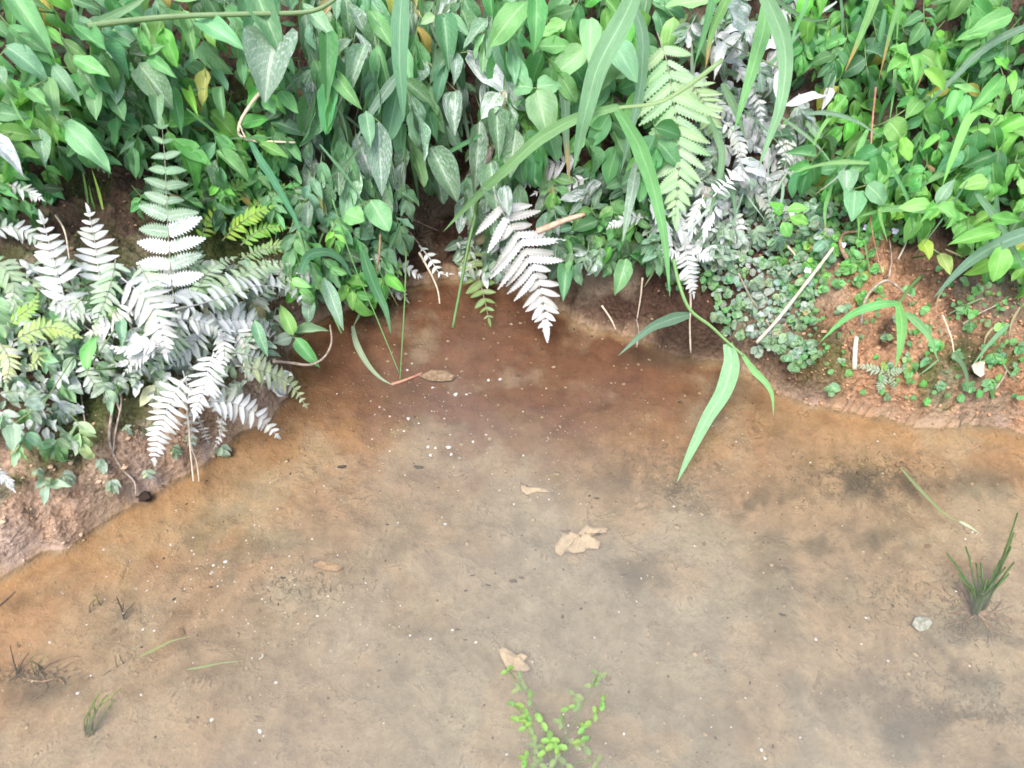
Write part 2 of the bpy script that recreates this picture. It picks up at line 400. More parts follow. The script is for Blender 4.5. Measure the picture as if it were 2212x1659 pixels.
h = mth(t, 'ADD', mth(t, 'MULTIPLY', na.outputs[0], 1.0), mth(t, 'ADD', mth(t, 'MULTIPLY', nb.outputs[0], mth(t, 'MULTIPLY_ADD', al.outputs[2], .4, .15)), mth(t, 'MULTIPLY', mth(t, 'MULTIPLY', vo.outputs[0], al.outputs[2]), .5)))
bp = N(t, 'ShaderNodeBump'); bp.inputs['Strength'].default_value = .9; bp.inputs['Distance'].default_value = .013
lk(t, h, bp.inputs['Height']); lk(t, bp.outputs[0], b.inputs['Normal']); lk(t, b.outputs[0], out.inputs[0])

# water: clear skin with real reflection, and a pale veil of suspended silt and painted sky sheen
m, t, out = nt('pond_water'); M_WATER = m
tr = N(t, 'ShaderNodeBsdfTransparent'); tr.inputs[0].default_value = (.93, .95, .91, 1)
df = N(t, 'ShaderNodeBsdfDiffuse'); df.inputs[0].default_value = (.47, .43, .37, 1)
gl = N(t, 'ShaderNodeBsdfGlossy'); gl.inputs['Roughness'].default_value = .015
tc = N(t, 'ShaderNodeTexCoord'); nn = N(t, 'ShaderNodeTexNoise', i2=5.0, i3=2.0); lk(t, tc.outputs['Object'], nn.inputs[0])
bp = N(t, 'ShaderNodeBump'); bp.inputs['Strength'].default_value = .05; bp.inputs['Distance'].default_value = .01
lk(t, nn.outputs[0], bp.inputs['Height']); lk(t, bp.outputs[0], gl.inputs['Normal'])
mk = N(t, 'ShaderNodeTexNoise', i2=2.2, i3=4.0); lk(t, tc.outputs['Object'], mk.inputs[0])
ms = N(t, 'ShaderNodeMixShader'); sa_n = N(t, 'ShaderNodeAttribute', attribute_name='silt')
lk(t, mth(t, 'MULTIPLY', mth(t, 'MULTIPLY_ADD', mk.outputs[0], .14, .09), sa_n.outputs[2]), ms.inputs[0]); lk(t, tr.outputs[0], ms.inputs[1]); lk(t, df.outputs[0], ms.inputs[2])
fr = N(t, 'ShaderNodeFresnel'); fr.inputs[0].default_value = 1.33
mg = N(t, 'ShaderNodeMixShader'); lk(t, fr.outputs[0], mg.inputs[0]); lk(t, ms.outputs[0], mg.inputs[1]); lk(t, gl.outputs[0], mg.inputs[2])
lk(t, mg.outputs[0], out.inputs[0])

# ------------------------------------------------------------------ the setting
ny, nx = X.shape
idx = np.arange(ny * nx).reshape(ny, nx)
q = np.stack([idx[:-1, :-1], idx[:-1, 1:], idx[1:, 1:], idx[1:, :-1]], -1).reshape(-1, 4)
me = bulk('pond_bed_and_bank', np.stack([X, Y, Z], -1).reshape(-1, 3), q, M_SOIL)
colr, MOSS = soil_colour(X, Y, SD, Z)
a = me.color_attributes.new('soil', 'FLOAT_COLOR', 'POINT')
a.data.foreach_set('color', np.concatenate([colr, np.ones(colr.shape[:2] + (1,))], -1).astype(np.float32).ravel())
a = me.attributes.new('land', 'FLOAT', 'POINT'); a.data.foreach_set('value', sstep(0, .01, SD).astype(np.float32).ravel())
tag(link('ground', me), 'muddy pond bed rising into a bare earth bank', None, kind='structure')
sx_, sy_ = np.concatenate([gx[:-1:4], gx[-1:]]), np.concatenate([gy[:-1:4], gy[-1:]])
WX, WY = np.meshgrid(sx_, sy_); wi = np.arange(WX.size).reshape(WX.shape)
wq = np.stack([wi[:-1, :-1], wi[:-1, 1:], wi[1:, 1:], wi[1:, :-1]], -1).reshape(-1, 4)
me = bulk('water', np.stack([WX, WY, WX * 0], -1).reshape(-1, 3), wq, M_WATER)
a = me.attributes.new('silt', 'FLOAT', 'POINT')       # veil thickens offshore: stirred silt, with milky sky sheen painted in
dw = -signed(WX, WY); a.data.foreach_set('value', (.03 + .97 * sstep(.06, .55, dw + (fbm(WX, WY, 5, 3, 111) - .5) * .25)).astype(np.float32).ravel())
tag(link('water', me), 'shallow still pond water over tan silt', None, kind='structure')

# ------------------------------------------------------------------ leaf meshes (unit length along x)
def leaf_shape(kind, droop, fold, twist, wave, nl=9):
    vs, uv, fs = [], [], []
    for i in range(nl + 1):
        u = i / nl
        if kind == 'lance': w = math.sin(math.pi * u ** .80) ** .85 * (1 - .25 * u)
        elif kind == 'ovate': w = math.sin(math.pi * u ** .82) ** .68 * (1 - .12 * u)
        elif kind == 'round': w = max(0, 1 - (2 * u - 1) ** 2) ** .42
        elif kind == 'heart': w = math.sin(math.pi * (u * .93 + .05) ** .50) ** .8
        w = max(w, .02 if i in (0, nl) else w)
        ang = droop * u; x = math.sin(ang) / droop if abs(droop) > 1e-3 else u
        z = -(1 - math.cos(ang)) / droop if abs(droop) > 1e-3 else 0
        for k, s in enumerate((-1, -.55, 0, .55, 1)):
            yy = s * .5 * w
            zz = z + fold * abs(s) * w * .5 + wave * math.sin(u * 13 + s * 2) * abs(s) * .03 + twist * (u - .5) * yy
            xx = x - (.12 * (1 - u) * (abs(s) ** 2) * w if kind == 'heart' and u < .3 else 0)
            vs.append((xx, yy, zz)); uv.append((u, .5 + s * .5))
    for i in range(nl):
        for k in range(4):
            a = i * 5 + k; fs.append((a, a + 5, a + 6, a + 1))
    return vs, fs, uv
LEAF = {}; LEAFRAW = {}
for kind in ('lance', 'ovate', 'round', 'heart'):
    LEAF[kind] = []; LEAFRAW[kind] = []
    for (dr, fo, tw, wv) in ((.5, .30, .3, 1.4), (.9, .45, -.5, 2.2), (.2, .15, .6, 1.0), (1.35, .35, .2, 1.8), (.7, .75, -.25, 1.2), (-.35, .3, .5, 2.0), (1.0, .1, -.8, 1.5)):
        rw = leaf_shape(kind, dr, fo, tw, wv); LEAFRAW[kind].append(rw); LEAF[kind].append(mesh('leaf_' + kind, *rw[:2], M_LEAF, rw[2]))
for k in LEAF: pass

# fern pinna: a toothed strip with its own slight curl
def pinna_shape(curve, teeth, droop):
    vs, uv, fs = [], [], []; n = teeth * 2
    for i in range(n + 1):
        u = i / n; w = (.82 + .18 * math.sin(math.pi * min(1, u * 1.2))) * (1 - u ** 3.8) ** .8
        tooth = 1.0 if i % 2 == 1 else .62
        cx = u; cyy = curve * u * u; z = -droop * u * u
        sk = .03 * (1 if i % 2 else -.3)
        for s in (-1, 0, 1):
            vs.append((cx + (sk if s else 0), cyy + s * .5 * w * (tooth if s else 1), z + abs(s) * .04 * w)); uv.append((u, .5 + .5 * s))
    for i in range(n):
        for k in range(2):
            a = i * 3 + k; fs.append((a, a + 3, a + 4, a + 1))
    return vs, fs, uv
PINNA = {s: [mesh('leaflet', *(lambda r: (r[0], r[1], M_PINNA, r[2]))(pinna_shape(s * c_, tt, dr)))
             for c_, tt, dr in ((.10, 12, .10), (.18, 12, .25), (.05, 11, .02), (.26, 12, .35), (-.06, 11, .15))] for s in (-1, 1)}

VIEW = Vector((0, -ca, sa))                     # roughly outward from the bank
def nrm_jit(p, j=.35, base=None):
    toC = (Vector(CAM) - p).normalized()
    b = base if base is not None else (toC * .55 + Vector((0, -.15, .62)))
    return (b + Vector((R.uniform(-j, j), R.uniform(-j, j), R.uniform(-j * .6, j * .6)))).normalized()
def shade(c, j=.22, d=0.0):
    k = 1 + R.uniform(-j, j)
    k *= 1.32; return (min(1, c[0] * 1.06 * k * (1 + R.uniform(-j, j) * .6)), min(1, c[1] * k), min(1, (c[2] * .90 + .004) * k * (1 + R.uniform(-j, j) * .5)), max(0, min(1, d)))
G_MID, G_BRIGHT, G_PALE, G_DARK = (.058, .225, .078), (.105, .33, .062), (.17, .38, .18), (.032, .125, .045)
G_YELL, G_GREY, G_BLUE, G_OLIVE = (.20, .38, .045), (.085, .22, .10), (.10, .26, .15), (.10, .17, .04)
def px2m(px, depth): return px * depth / F

# ------------------------------------------------------------------ grasses placed one by one
def blade_mesh(pts, d, wpx, fold=.25, tip=1.5, basew=.45, twist=0.0, mat=None):
    n = len(pts); vs, fs, uv = [], [], []
    for i, p in enumerate(pts):
        u = i / (n - 1)
        tg = (pts[min(i + 1, n - 1)] - pts[max(i - 1, 0)]).normalized()
        w = px2m(wpx, d[i]) * (basew + (1 - basew) * min(1, u * 3.5)) * (1 - u ** tip) ** .8
        w = max(w, .0006)
        out_ = (Vector(CAM) - p).normalized(); ac = tg.cross(out_).normalized()
        nr = ac.cross(tg).normalized()
        an = twist * (u - .3); ac, nr = ac * math.cos(an) + nr * math.sin(an), nr * math.cos(an) - ac * math.sin(an)
        for s in (-1, -.5, 0, .5, 1):
            q = p + ac * (s * w / 2) + nr * (fold * abs(s) * w / 2)
            vs.append(tuple(q)); uv.append((u, .5 + .5 * s))
    for i in range(n - 1):
        for k in range(4):
            a = i * 5 + k; fs.append((a, a + 5, a + 6, a + 1))
    return mesh('blade', vs, fs, mat or M_BLADE, uv)
def local(me, o): me.transform(Matrix.Translation(-o)); return me
def grass(label, blades, stems=(), cat='grass plant'):
    """blades: (points, width px, lift0, lift1, colour, dust, dry, twist); stems: (points, px, lift0, lift1, material/colour)"""
    first = (blades or stems)[0]; o = P(*first[0][0], first[2]); root = thing('grass_plant', label, cat, o)
    for (px, w, l0, l1, c_, du, dry, tw) in blades:
        pts, d = path(px, l0, l1)
        link('blade', local(blade_mesh(pts, d, w, mat=M_BLADE_DRY if dry else M_BLADE, twist=tw), o), root, None, shade(c_, .08, du))
    for (px, w, l0, l1, c_) in stems:
        pts, d = path(px, l0, l1); r = px2m(w, d.mean()) / 2
        vs, fs, uv = tube(pts, r, r * .7); mt = M_STEM if isinstance(c_, tuple) else c_
        link('stem', local(mesh('stem', vs, fs, mt, uv), o), root, None, (shade(c_, .08, .08) if isinstance(c_, tuple) else None))
    return root
B = lambda px, w, l0, l1, c_=G_MID, du=.05, dry=False, tw=0.0: (px, w, l0, l1, c_, du, dry, tw)
grass('wide green grass blade hanging straight down in the middle of the top edge', [B([(872, -60), (865, 40), (863, 130), (868, 200), (872, 262)], 46, .34, .26, (.085, .24, .12), .12, False, .3)])
grass('broad pale grass blade slanting down left, its point over the arching blade',
      [B([(1392, -70), (1352, 30), (1294, 140), (1267, 235), (1252, 300), (1239, 368)], 56, .40, .26, (.13, .30, .16), .12, False, .4)])
grass('long pale grass blade arching left across the middle, second blade hanging from its node',
      [B([(1336, 231), (1247, 255), (1163, 302), (1096, 363), (1045, 410), (1000, 455), (958, 500)], 31, .30, .20, (.15, .34, .15), .08),
       B([(1334, 238), (1372, 300), (1398, 365), (1420, 440), (1437, 530), (1447, 640)], 40, .30, .16, (.10, .31, .12), .06, False, .3)],
      [([(1560, 130), (1480, 190), (1420, 222), (1336, 233)], 11, .28, .30, (.22, .36, .17))])
grass('broad pale grass blade arching over and down beside the whitened leaves, widest of its kind',
      [B([(1625, -60), (1662, 10), (1690, 80), (1697, 151), (1684, 235), (1660, 302), (1637, 368)], 42, .38, .22, (.15, .32, .17), .1, False, .2)])
grass('green grass blade tucked behind the broad arching one, leaning down left',
      [B([(1656, 0), (1650, 60), (1634, 120), (1610, 202), (1585, 285)], 40, .30, .2, (.10, .29, .09), .08)])
grass('dull grey green grass blade hanging in front of the pale fern', [B([(1350, -20), (1385, 60), (1388, 130), (1381, 202), (1358, 302), (1341, 372)], 32, .26, .16, (.07, .19, .10), .22)])
grass('dark grass blade with a yellow point hanging behind the arching blade', [B([(1190, 90), (1210, 150), (1220, 210), (1223, 302), (1231, 398)], 32, .17, .12, (.055, .15, .08), .2, True)])
grass('silt streaked grass blade hanging below the pale fern, white along its middle', [B([(1376, 350), (1368, 400), (1356, 460), (1345, 522)], 30, .18, .14, G_GREY, .55)])
grass('short green grass tip with orange end, beside the whitened round leaves',
      [B([(1590, -40), (1560, 20), (1538, 70), (1524, 148)], 26, .24, .18, (.10, .26, .08), .05, True)])
grass('narrow green grass blade between the orange tipped one and the pale fern', [B([(1545, -40), (1532, 30), (1519, 80), (1500, 140)], 20, .24, .18, (.06, .22, .07), .05)])
grass('trailing grass stem over the water right of the cove, three pointed leaves',
      [B([(1603, 765), (1628, 800), (1655, 828), (1668, 855), (1671, 897)], 17, .10, .06, (.13, .34, .11), .05),
       B([(1572, 742), (1580, 785), (1563, 845), (1527, 905), (1490, 980), (1462, 1042)], 44, .11, .004, (.13, .33, .15), .22, False, .3),
       B([(1490, 680), (1450, 690), (1400, 712), (1336, 768)], 30, .11, .05, (.05, .17, .08), .25)],
      [([(1455, 560), (1466, 610), (1490, 668), (1536, 705), (1573, 740), (1606, 768)], 9, .14, .10, (.19, .37, .13))])
grass('fresh green grass sprout with three bent leaves over the bare orange earth',
      [B([(1941, 655), (1900, 658), (1850, 674), (1812, 700), (1772, 738)], 22, .10, .04, (.10, .33, .10), .06),
       B([(1940, 655), (1948, 700), (1945, 745), (1936, 792)], 26, .10, .05, (.11, .36, .10), .03),
       B([(1956, 676), (1985, 700), (2008, 730), (2026, 778)], 20, .09, .04, (.13, .36, .13), .2)],
      [([(1990, 596), (1965, 622), (1941, 656)], 8, .01, .10, (.12, .26, .08))])
grass('narrow dark grass blade slanting down beside the bright lacy ferns',
      [B([(541, 305), (562, 345), (590, 388), (620, 440), (640, 478), (662, 542)], 20, .16, .12, (.04, .19, .08), .05)])
grass('grass stem crossing the small leaves by the cove with an arched dark blade',
      [B([(648, 590), (668, 552), (708, 545), (740, 565), (762, 602)], 24, .13, .10, (.035, .15, .07), .1),
       B([(783, 540), (795, 580), (812, 625), (833, 670), (844, 720)], 30, .13, .08, (.035, .16, .07), .05, False, .4)],
      [([(645, 500), (668, 570), (700, 640), (738, 720)], 7, .13, .09, (.12, .26, .09)),
       ([(718, 430), (760, 560), (815, 690), (862, 805)], 3.5, .16, .02, (.13, .27, .08)),
       ([(878, 520), (874, 650), (864, 820)], 4, .14, .004, (.12, .25, .07))])
grass('bent grass leaf lying on the brown water with a pink stalk',
      [B([(762, 704), (770, 742), (793, 785), (820, 815), (850, 833)], 15, .03, .004, (.19, .27, .15), .35),
       B([(800, 650), (778, 678), (763, 706)], 9, .08, .03, (.10, .21, .10), .1)],
      [([(846, 830), (872, 822), (912, 806)], 8, .006, .006, M_REDSTEM)])
grass('thick upright green rod of grass hanging down into the cove', [], [([(1030, 430), (1025, 470), (1011, 533), (992, 634), (978, 708)], 9, .20, .05, (.09, .20, .05))])
grass('broad dark blue green grass blade coming in from the right edge towards the bare earth',
      [B([(2300, 480), (2212, 506), (2134, 539), (2074, 583), (2016, 644)], 36, .20, .05, (.065, .17, .11), .15)])
grass('second dark grass blade at the right edge, bending downward behind the bright leaves', [B([(2110, 418), (2150, 470), (2190, 540), (2225, 600)], 20, .12, .10, (.07, .20, .10), .1)])
grass('dark straight grass blade slanting through the right hand leaves', [B([(2260, 40), (2141, 94), (2057, 172), (1984, 245)], 20, .22, .12, (.06, .15, .09), .2)])
grass('light green grass blade folded over among the right hand leaves',
      [B([(2150, 252), (2115, 238), (2090, 262), (2066, 320), (2050, 360), (2036, 402)], 24, .20, .12, (.16, .40, .09), .03)])
grass('thin silted grass blade lying level above the creeping ground cover', [B([(1740, 246), (1790, 244), (1850, 262), (1902, 296)], 12, .15, .13, (.07, .19, .11), .3)])
grass('level grass blade over the heart shaped leaf on the right bank', [B([(2005, 458), (1955, 450), (1906, 454), (1842, 472)], 19, .09, .07, (.11, .31, .11), .05)])
grass('slender grass leaf stretched level between the white plants and the right hand leaves', [B([(1878, 352), (1820, 350), (1771, 356), (1704, 375)], 12, .12, .12, (.13, .30, .10), .1)])
grass('short light grass blade crossing the slender red stalk', [B([(1874, 280), (1858, 315), (1847, 345), (1834, 390)], 15, .12, .10, (.13, .33, .09), .05)])
grass('green grass blade with yellow point hanging from the top edge, right part', [B([(1902, -60), (1889, 0), (1862, 70), (1825, 155)], 24, .24, .15, (.10, .27, .07), .03, True)])
grass('pair of narrow grass blades hanging from the top edge beside the yellow pointed one',
      [B([(1955, -60), (1946, 0), (1926, 60), (1899, 170)], 18, .24, .16, (.10, .25, .07), .03, True), B([(1912, 20), (1900, 90), (1880, 140)], 14, .16, .12, G_MID)])
grass('thin arched grass blade at the top edge right of the broad pale arch', [B([(1755, -30), (1735, 25), (1716, 70), (1700, 155)], 12, .22, .14, (.08, .28, .09), .05)])
grass('small hooked grass blade in the dark gap right of the broad pale arch', [B([(1790, 60), (1765, 58), (1750, 85), (1748, 122)], 11, .14, .10, (.10, .30, .10))])
grass('short dark grass blade pointing down in the dark gap of the right hand leaves', [B([(1800, 60), (1802, 95), (1812, 130), (1828, 162)], 17, .12, .10, (.05, .19, .09), .1)])
grass('long horizontal grass culm across the top left with a pale leaf', [B([(195, 55), (235, 38), (290, 10), (330, -20)], 22, .28, .30, (.16, .32, .16), .05)],
      [([(190, 56), (302, 42), (403, 34), (538, 30), (672, 24), (735, -10)], 14, .28, .28, (.19, .27, .13))])
grass('dark narrow grass blade in front of the dusty fern above the hollow', [B([(952, 120), (948, 165), (936, 230), (926, 322)], 19, .18, .14, (.035, .13, .06), .15)])
grass('dusty grass blade slanting left beside the wide hanging blade', [B([(860, 160), (835, 195), (803, 240), (768, 305)], 27, .22, .16, (.08, .18, .11), .35)])
grass('thin dark grass blade hanging under the serrated green leaf', [B([(1116, 50), (1106, 100), (1100, 170)], 13, .2, .17, (.06, .17, .09), .2)])
grass('small tuft of thin bright grass on the bare earth left of the upright fern',
      [B([(222, 452), (212, 410), (198, 365)], 7, .01, .08, G_YELL), B([(190, 440), (184, 400), (174, 345)], 6, .01, .08, (.14, .30, .08)), B([(205, 452), (198, 430), (192, 400)], 5, .01, .06, G_BRIGHT)])
grass('bright narrow grass leaf at the top left corner drooping over dark gaps', [B([(590, -50), (600, 20), (596, 60), (604, 95)], 14, .2, .18, G_MID)])
for i, (pts_, w_, l_, c_, lab) in enumerate([
    ([(905, 0), (915, 40), (925, 80)], 10, .25, G_PALE, 'tiny pale grass tip beside the wide hanging blade at the top edge'),
    ([(1700, 30), (1712, 60), (1740, 110)], 8, .18, (.13, .22, .10), 'thin arching grass leaf crossing the broad pale arch near the top'),
    ([(1560, 180), (1590, 240), (1610, 300)], 20, .14, G_GREY, 'grey silted grass blade crossing the white leaves behind the pale fern'),
    ([(1530, 250), (1560, 330), (1545, 420), (1530, 470)], 18, .14, G_GREY, 'long grey green grass blade hanging right of the pale fern tip'),
    ([(2180, 700), (2140, 740), (2100, 790)], 12, .05, (.09, .22, .09), 'small grass leaf lying on dark soil at the right edge'),
    ([(1500, 300), (1575, 400), (1590, 470)], 17, .12, (.07, .19, .11), 'dull grass blade lying over whitened stalks near the pale fern'),
    ([(2060, 760), (2085, 800), (2092, 850)], 11, .04, (.07, .17, .08), 'thin grey green grass leaf on the dark right bank'),
    ([(1405, 540), (1412, 580), (1392, 620)], 9, .08, (.16, .20, .08), 'thin straw coloured grass leaf over the reddish bank of the cove'),
    ([(1650, -20), (1740, 40), (1800, 40)], 10, .2, (.08, .17, .08), 'faint dark grass leaf near the top edge in deep shade'),
    ([(2090, 340), (2040, 372), (1990, 400), (1955, 440)], 18, .1, (.12, .30, .08), 'light green grass leaf lying under the right hand leaves')]):
    grass(lab, [B(pts_, w_, l_, l_ * .7, c_, .15)])

# ------------------------------------------------------------------ ferns
def frond(root, px, hw, l0, l1, col, dust, npair=14, tipn=.30, asym=1.0, droopn=.12, out=None, stalk=.1, ang=62, plump=1.0, dgrad=0):
    o = ORIG[root]
    pts, d = path(px, l0, l1, n=8); n = len(pts)
    dep = d.mean(); r = px2m(3.2, dep) / 2
    vs, fs, uv = tube(pts, r * 1.2, r * .4, 4)
    fr_ = link('frond', local(mesh('frond_stalk', vs, fs, M_STEM, uv), o), root, None, shade((.20, .22, .12), .1, dust * .8))
    cum = [0]
    for i in range(1, n): cum.append(cum[-1] + (pts[i] - pts[i - 1]).length)
    L = cum[-1]
    def at_(s):
        s *= L
        for i in range(1, n):
            if cum[i] >= s:
                k = (s - cum[i - 1]) / max(1e-9, cum[i] - cum[i - 1]); return pts[i - 1].lerp(pts[i], k), (pts[i] - pts[i - 1]).normalized()
        return pts[-1], (pts[-1] - pts[-2]).normalized()
    nb_ = npair
    for k in range(nb_ + 1):
        s = stalk + (1 - stalk) * (k / nb_) ** .92
        p, tg = at_(min(s, .985) if k < nb_ else .93); q = (k / nb_)
        prof = min(1, .62 + q * 1.6) * (1 - q ** 1.6) + .10
        ln = px2m(hw, dep) * prof
        out_ = (Vector(CAM) - p).normalized() * .6 + Vector((0, -.1, .55)); out_ = (out_ - tg * out_.dot(tg)).normalized()
        sd_ = tg.cross(out_).normalized()
        for s_ in (-1, 1):
            if k == nb_ and s_ == 1: break
            if k > 1 and k < nb_ * .6 and R.random() < .035: continue
            lnn = ln * (asym if s_ == 1 else 1) * (R.uniform(.88, 1.08) if R.random() > .08 or q > .6 else R.uniform(.4, .7))
            aa = math.radians(ang - 18 * q + R.uniform(-8, 8)) if k < nb_ else 0.02
            dr_ = (tg * math.cos(aa) + sd_ * s_ * math.sin(aa)).normalized()
            tip = p + dr_ * lnn - out_ * (lnn * R.uniform(0, .25)) * 1.0
            wd = L / nb_ * (1.02 - .15 * q) * .92 * plump * R.uniform(.9, 1.12)
            if k == nb_: lnn = px2m(hw, dep) * .50; wd = lnn * .36
            M = frame(p, tip, out_ + Vector((R.uniform(-.32, .32), R.uniform(-.32, .32), 0)), lnn, min(wd, lnn * .55) * 1.0, lnn)
            pm = R.choice(PINNA[1 if s_ == -1 else -1])
            du = max(0, min(1, dust * .93 + dgrad * (.5 - q) + R.uniform(-.22, .1)))
            ob = bpy.data.objects.new('leaflet', pm); C.objects.link(ob); ob.parent = fr_; ob.matrix_basis = Matrix.Translation(-o) @ M; ob.color = shade(col, .10, du)
    return fr_
def fern(label, fr, cat='fern'):
    root = thing('fern', label, cat, P(*fr[0][0][0], max(.0, fr[0][2])))
    for f in fr: frond(root, *f[:6], **(f[6] if len(f) > 6 else {}))
    return root
W1 = (.26, .42, .24); W2 = (.38, .46, .38)
fern('tall upright fern frond on the left, green at its tip and whitened lower down',
     [([(385, 690), (372, 620), (365, 530), (360, 430), (355, 330), (347, 245)], 78, .05, .20, (.14, .29, .16), .58, dict(npair=12, ang=78, plump=1.12, dgrad=1.0))])
fern('whitened fern pair leaning upright on the far left above the dark gap',
     [([(150, 690), (138, 640), (118, 570), (102, 510), (88, 465)], 58, .08, .16, W2, .97, dict(npair=11, ang=70)),
      ([(222, 640), (214, 590), (206, 530), (198, 490), (190, 450)], 52, .06, .14, W2, .88, dict(npair=10, ang=75))])
fern('bright white fern arching right over the cove edge with a curved tip',
     [([(380, 668), (440, 655), (500, 636), (556, 618), (612, 624), (669, 665)], 62, .15, .12, W1, .93, dict(npair=17, asym=.45, ang=80)),
      ([(420, 700), (490, 690), (560, 700), (600, 735)], 44, .10, .06, W2, .97, dict(npair=13)),
      ([(430, 660), (500, 610), (560, 575), (620, 565)], 46, .09, .10, W1, .55, dict(npair=13, ang=75))])
fern('blown out cream white fern hanging in the middle of the left clump',
     [([(262, 600), (300, 630), (330, 665), (346, 710), (357, 768)], 66, .17, .12, (.50, .52, .34), 1.0, dict(npair=12)),
      ([(290, 660), (262, 690), (225, 705), (190, 720)], 46, .14, .08, (.42, .48, .26), .9, dict(npair=10))])
fern('white fern hanging lowest on the left bank with its point above the mud',
     [([(404, 812), (372, 860), (345, 930), (331, 1002)], 52, .10, .05, W2, .95, dict(npair=15, ang=68)),
      ([(395, 800), (410, 860), (414, 930), (418, 985)], 26, .05, .03, W2, .9, dict(npair=10))])
fern('dense white hanging fern right of the lowest one, pointing straight down', [([(462, 760), (450, 800), (438, 845), (420, 898)], 52, .13, .09, W2, .98, dict(npair=13))])
fern('white fern frond reaching right over the shallow water with a cream tip',
     [([(440, 872), (490, 868), (540, 888), (575, 915), (604, 948)], 48, .10, .05, (.45, .50, .36), .95, dict(npair=13, ang=66))])
fern('pale yellow green fern tip reaching furthest right over the shallow water',
     [([(510, 790), (560, 800), (610, 818), (640, 845), (664, 884)], 40, .11, .07, (.33, .44, .20), .62, dict(npair=13))])
fern('white narrow leaved fern fan spreading left in the lower left clump',
     [([(345, 745), (310, 738), (275, 725), (240, 722)], 30, .12, .10, W2, 1, dict(npair=9, ang=35)), ([(345, 748), (305, 752), (265, 755), (225, 745)], 30, .13, .10, W2, 1, dict(npair=9, ang=35)),
      ([(345, 752), (310, 768), (285, 790), (262, 812)], 30, .12, .08, W2, 1, dict(npair=9, ang=35)), ([(340, 750), (300, 775), (262, 785), (235, 790)], 28, .10, .08, W2, .97, dict(npair=9, ang=35))])
fern('pale mint fern fronds drooping in the middle of the left clump',
     [([(250, 560), (240, 610), (222, 660), (205, 700)], 46, .12, .12, W1, .62, dict(npair=11)), ([(300, 570), (320, 610), (330, 650), (318, 690)], 44, .13, .13, W1, .7, dict(npair=11)),
      ([(400, 690), (380, 730), (350, 775), (330, 800)], 40, .10, .07, W1, .75, dict(npair=11)), ([(180, 640), (150, 680), (130, 730), (132, 770)], 38, .10, .08, W1, .6, dict(npair=10)),
      ([(450, 830), (470, 860), (480, 900), (474, 940)], 26, .05, .03, W2, .8, dict(npair=9)), ([(280, 700), (300, 740), (300, 790), (285, 830)], 34, .08, .06, W1, .7, dict(npair=10))])
fern('overlapping white green fern fronds spilling right from the left clump',
     [([(470, 640), (500, 670), (545, 690), (590, 700)], 40, .11, .09, W1, .8, dict(npair=12)), ([(420, 640), (440, 600), (470, 570), (510, 555)], 36, .09, .10, W1, .6, dict(npair=11)),
      ([(500, 760), (540, 770), (575, 790), (600, 820)], 32, .08, .06, W1, .75, dict(npair=11)), ([(360, 700), (400, 690), (445, 700), (490, 725)], 36, .13, .11, W2, .9, dict(npair=11))])
fern('white green fern fronds hanging over the gap at the far left',
     [([(20, 640), (50, 670), (70, 710), (75, 750)], 34, .09, .08, W1, .75, dict(npair=10)), ([(110, 640), (140, 665), (180, 680), (215, 682)], 34, .10, .09, W2, .85, dict(npair=10)),
      ([(0, 850), (40, 845), (80, 860), (110, 890)], 28, .06, .04, W1, .7, dict(npair=9)), ([(180, 770), (190, 810), (215, 840), (245, 850)], 28, .07, .05, W1, .7, dict(npair=9))])
fern('tangle of greyish white fern fronds behind the arching white fern',
     [([(470, 690), (480, 720), (484, 760), (478, 800)], 34, .08, .06, W2, .9, dict(npair=10)), ([(500, 700), (525, 735), (535, 775), (530, 810)], 34, .07, .06, (.3, .33, .28), .8, dict(npair=10)),
      ([(440, 700), (425, 735), (400, 765), (370, 790)], 34, .07, .05, W2, .9, dict(npair=10)), ([(540, 690), (575, 705), (600, 720)], 22, .06, .05, (.3, .33, .28), .85, dict(npair=8))])
fern('yellow green lacy fern at the left edge below the whitened ferns',
     [([(30, 735), (80, 712), (120, 708), (172, 728)], 34, .10, .09, (.34, .50, .13), .40, dict(npair=12)), ([(20, 700), (45, 680), (70, 660), (82, 636)], 24, .09, .10, (.25, .48, .08), .15, dict(npair=9)),
      ([(0, 740), (20, 780), (12, 830)], 30, .08, .06, (.38, .46, .18), .6, dict(npair=9)), ([(60, 745), (85, 770), (60, 800)], 24, .08, .06, (.34, .48, .15), .5, dict(npair=8))])
fern('pale dusty fern leaning out at the left edge', [([(-30, 560), (10, 580), (30, 620), (20, 668)], 40, .12, .10, (.22, .36, .18), .6, dict(npair=10)),
     ([(-20, 500), (20, 490), (60, 505), (92, 530)], 34, .10, .10, (.2, .3, .2), .75, dict(npair=9))])
fern('small green white fern standing right of the tall upright one', [([(428, 640), (428, 600), (430, 565), (428, 528)], 34, .06, .10, (.15, .30, .16), .5, dict(npair=10))])
fern('pale green fern fronds fanned out just above the arching white fern',
     [([(500, 640), (540, 600), (580, 575), (630, 570)], 34, .07, .08, W1, .6, dict(npair=11)), ([(560, 640), (600, 610), (650, 600)], 26, .06, .07, W1, .7, dict(npair=9)),
      ([(520, 560), (560, 540), (600, 535)], 24, .05, .06, (.2, .38, .14), .45, dict(npair=9))])
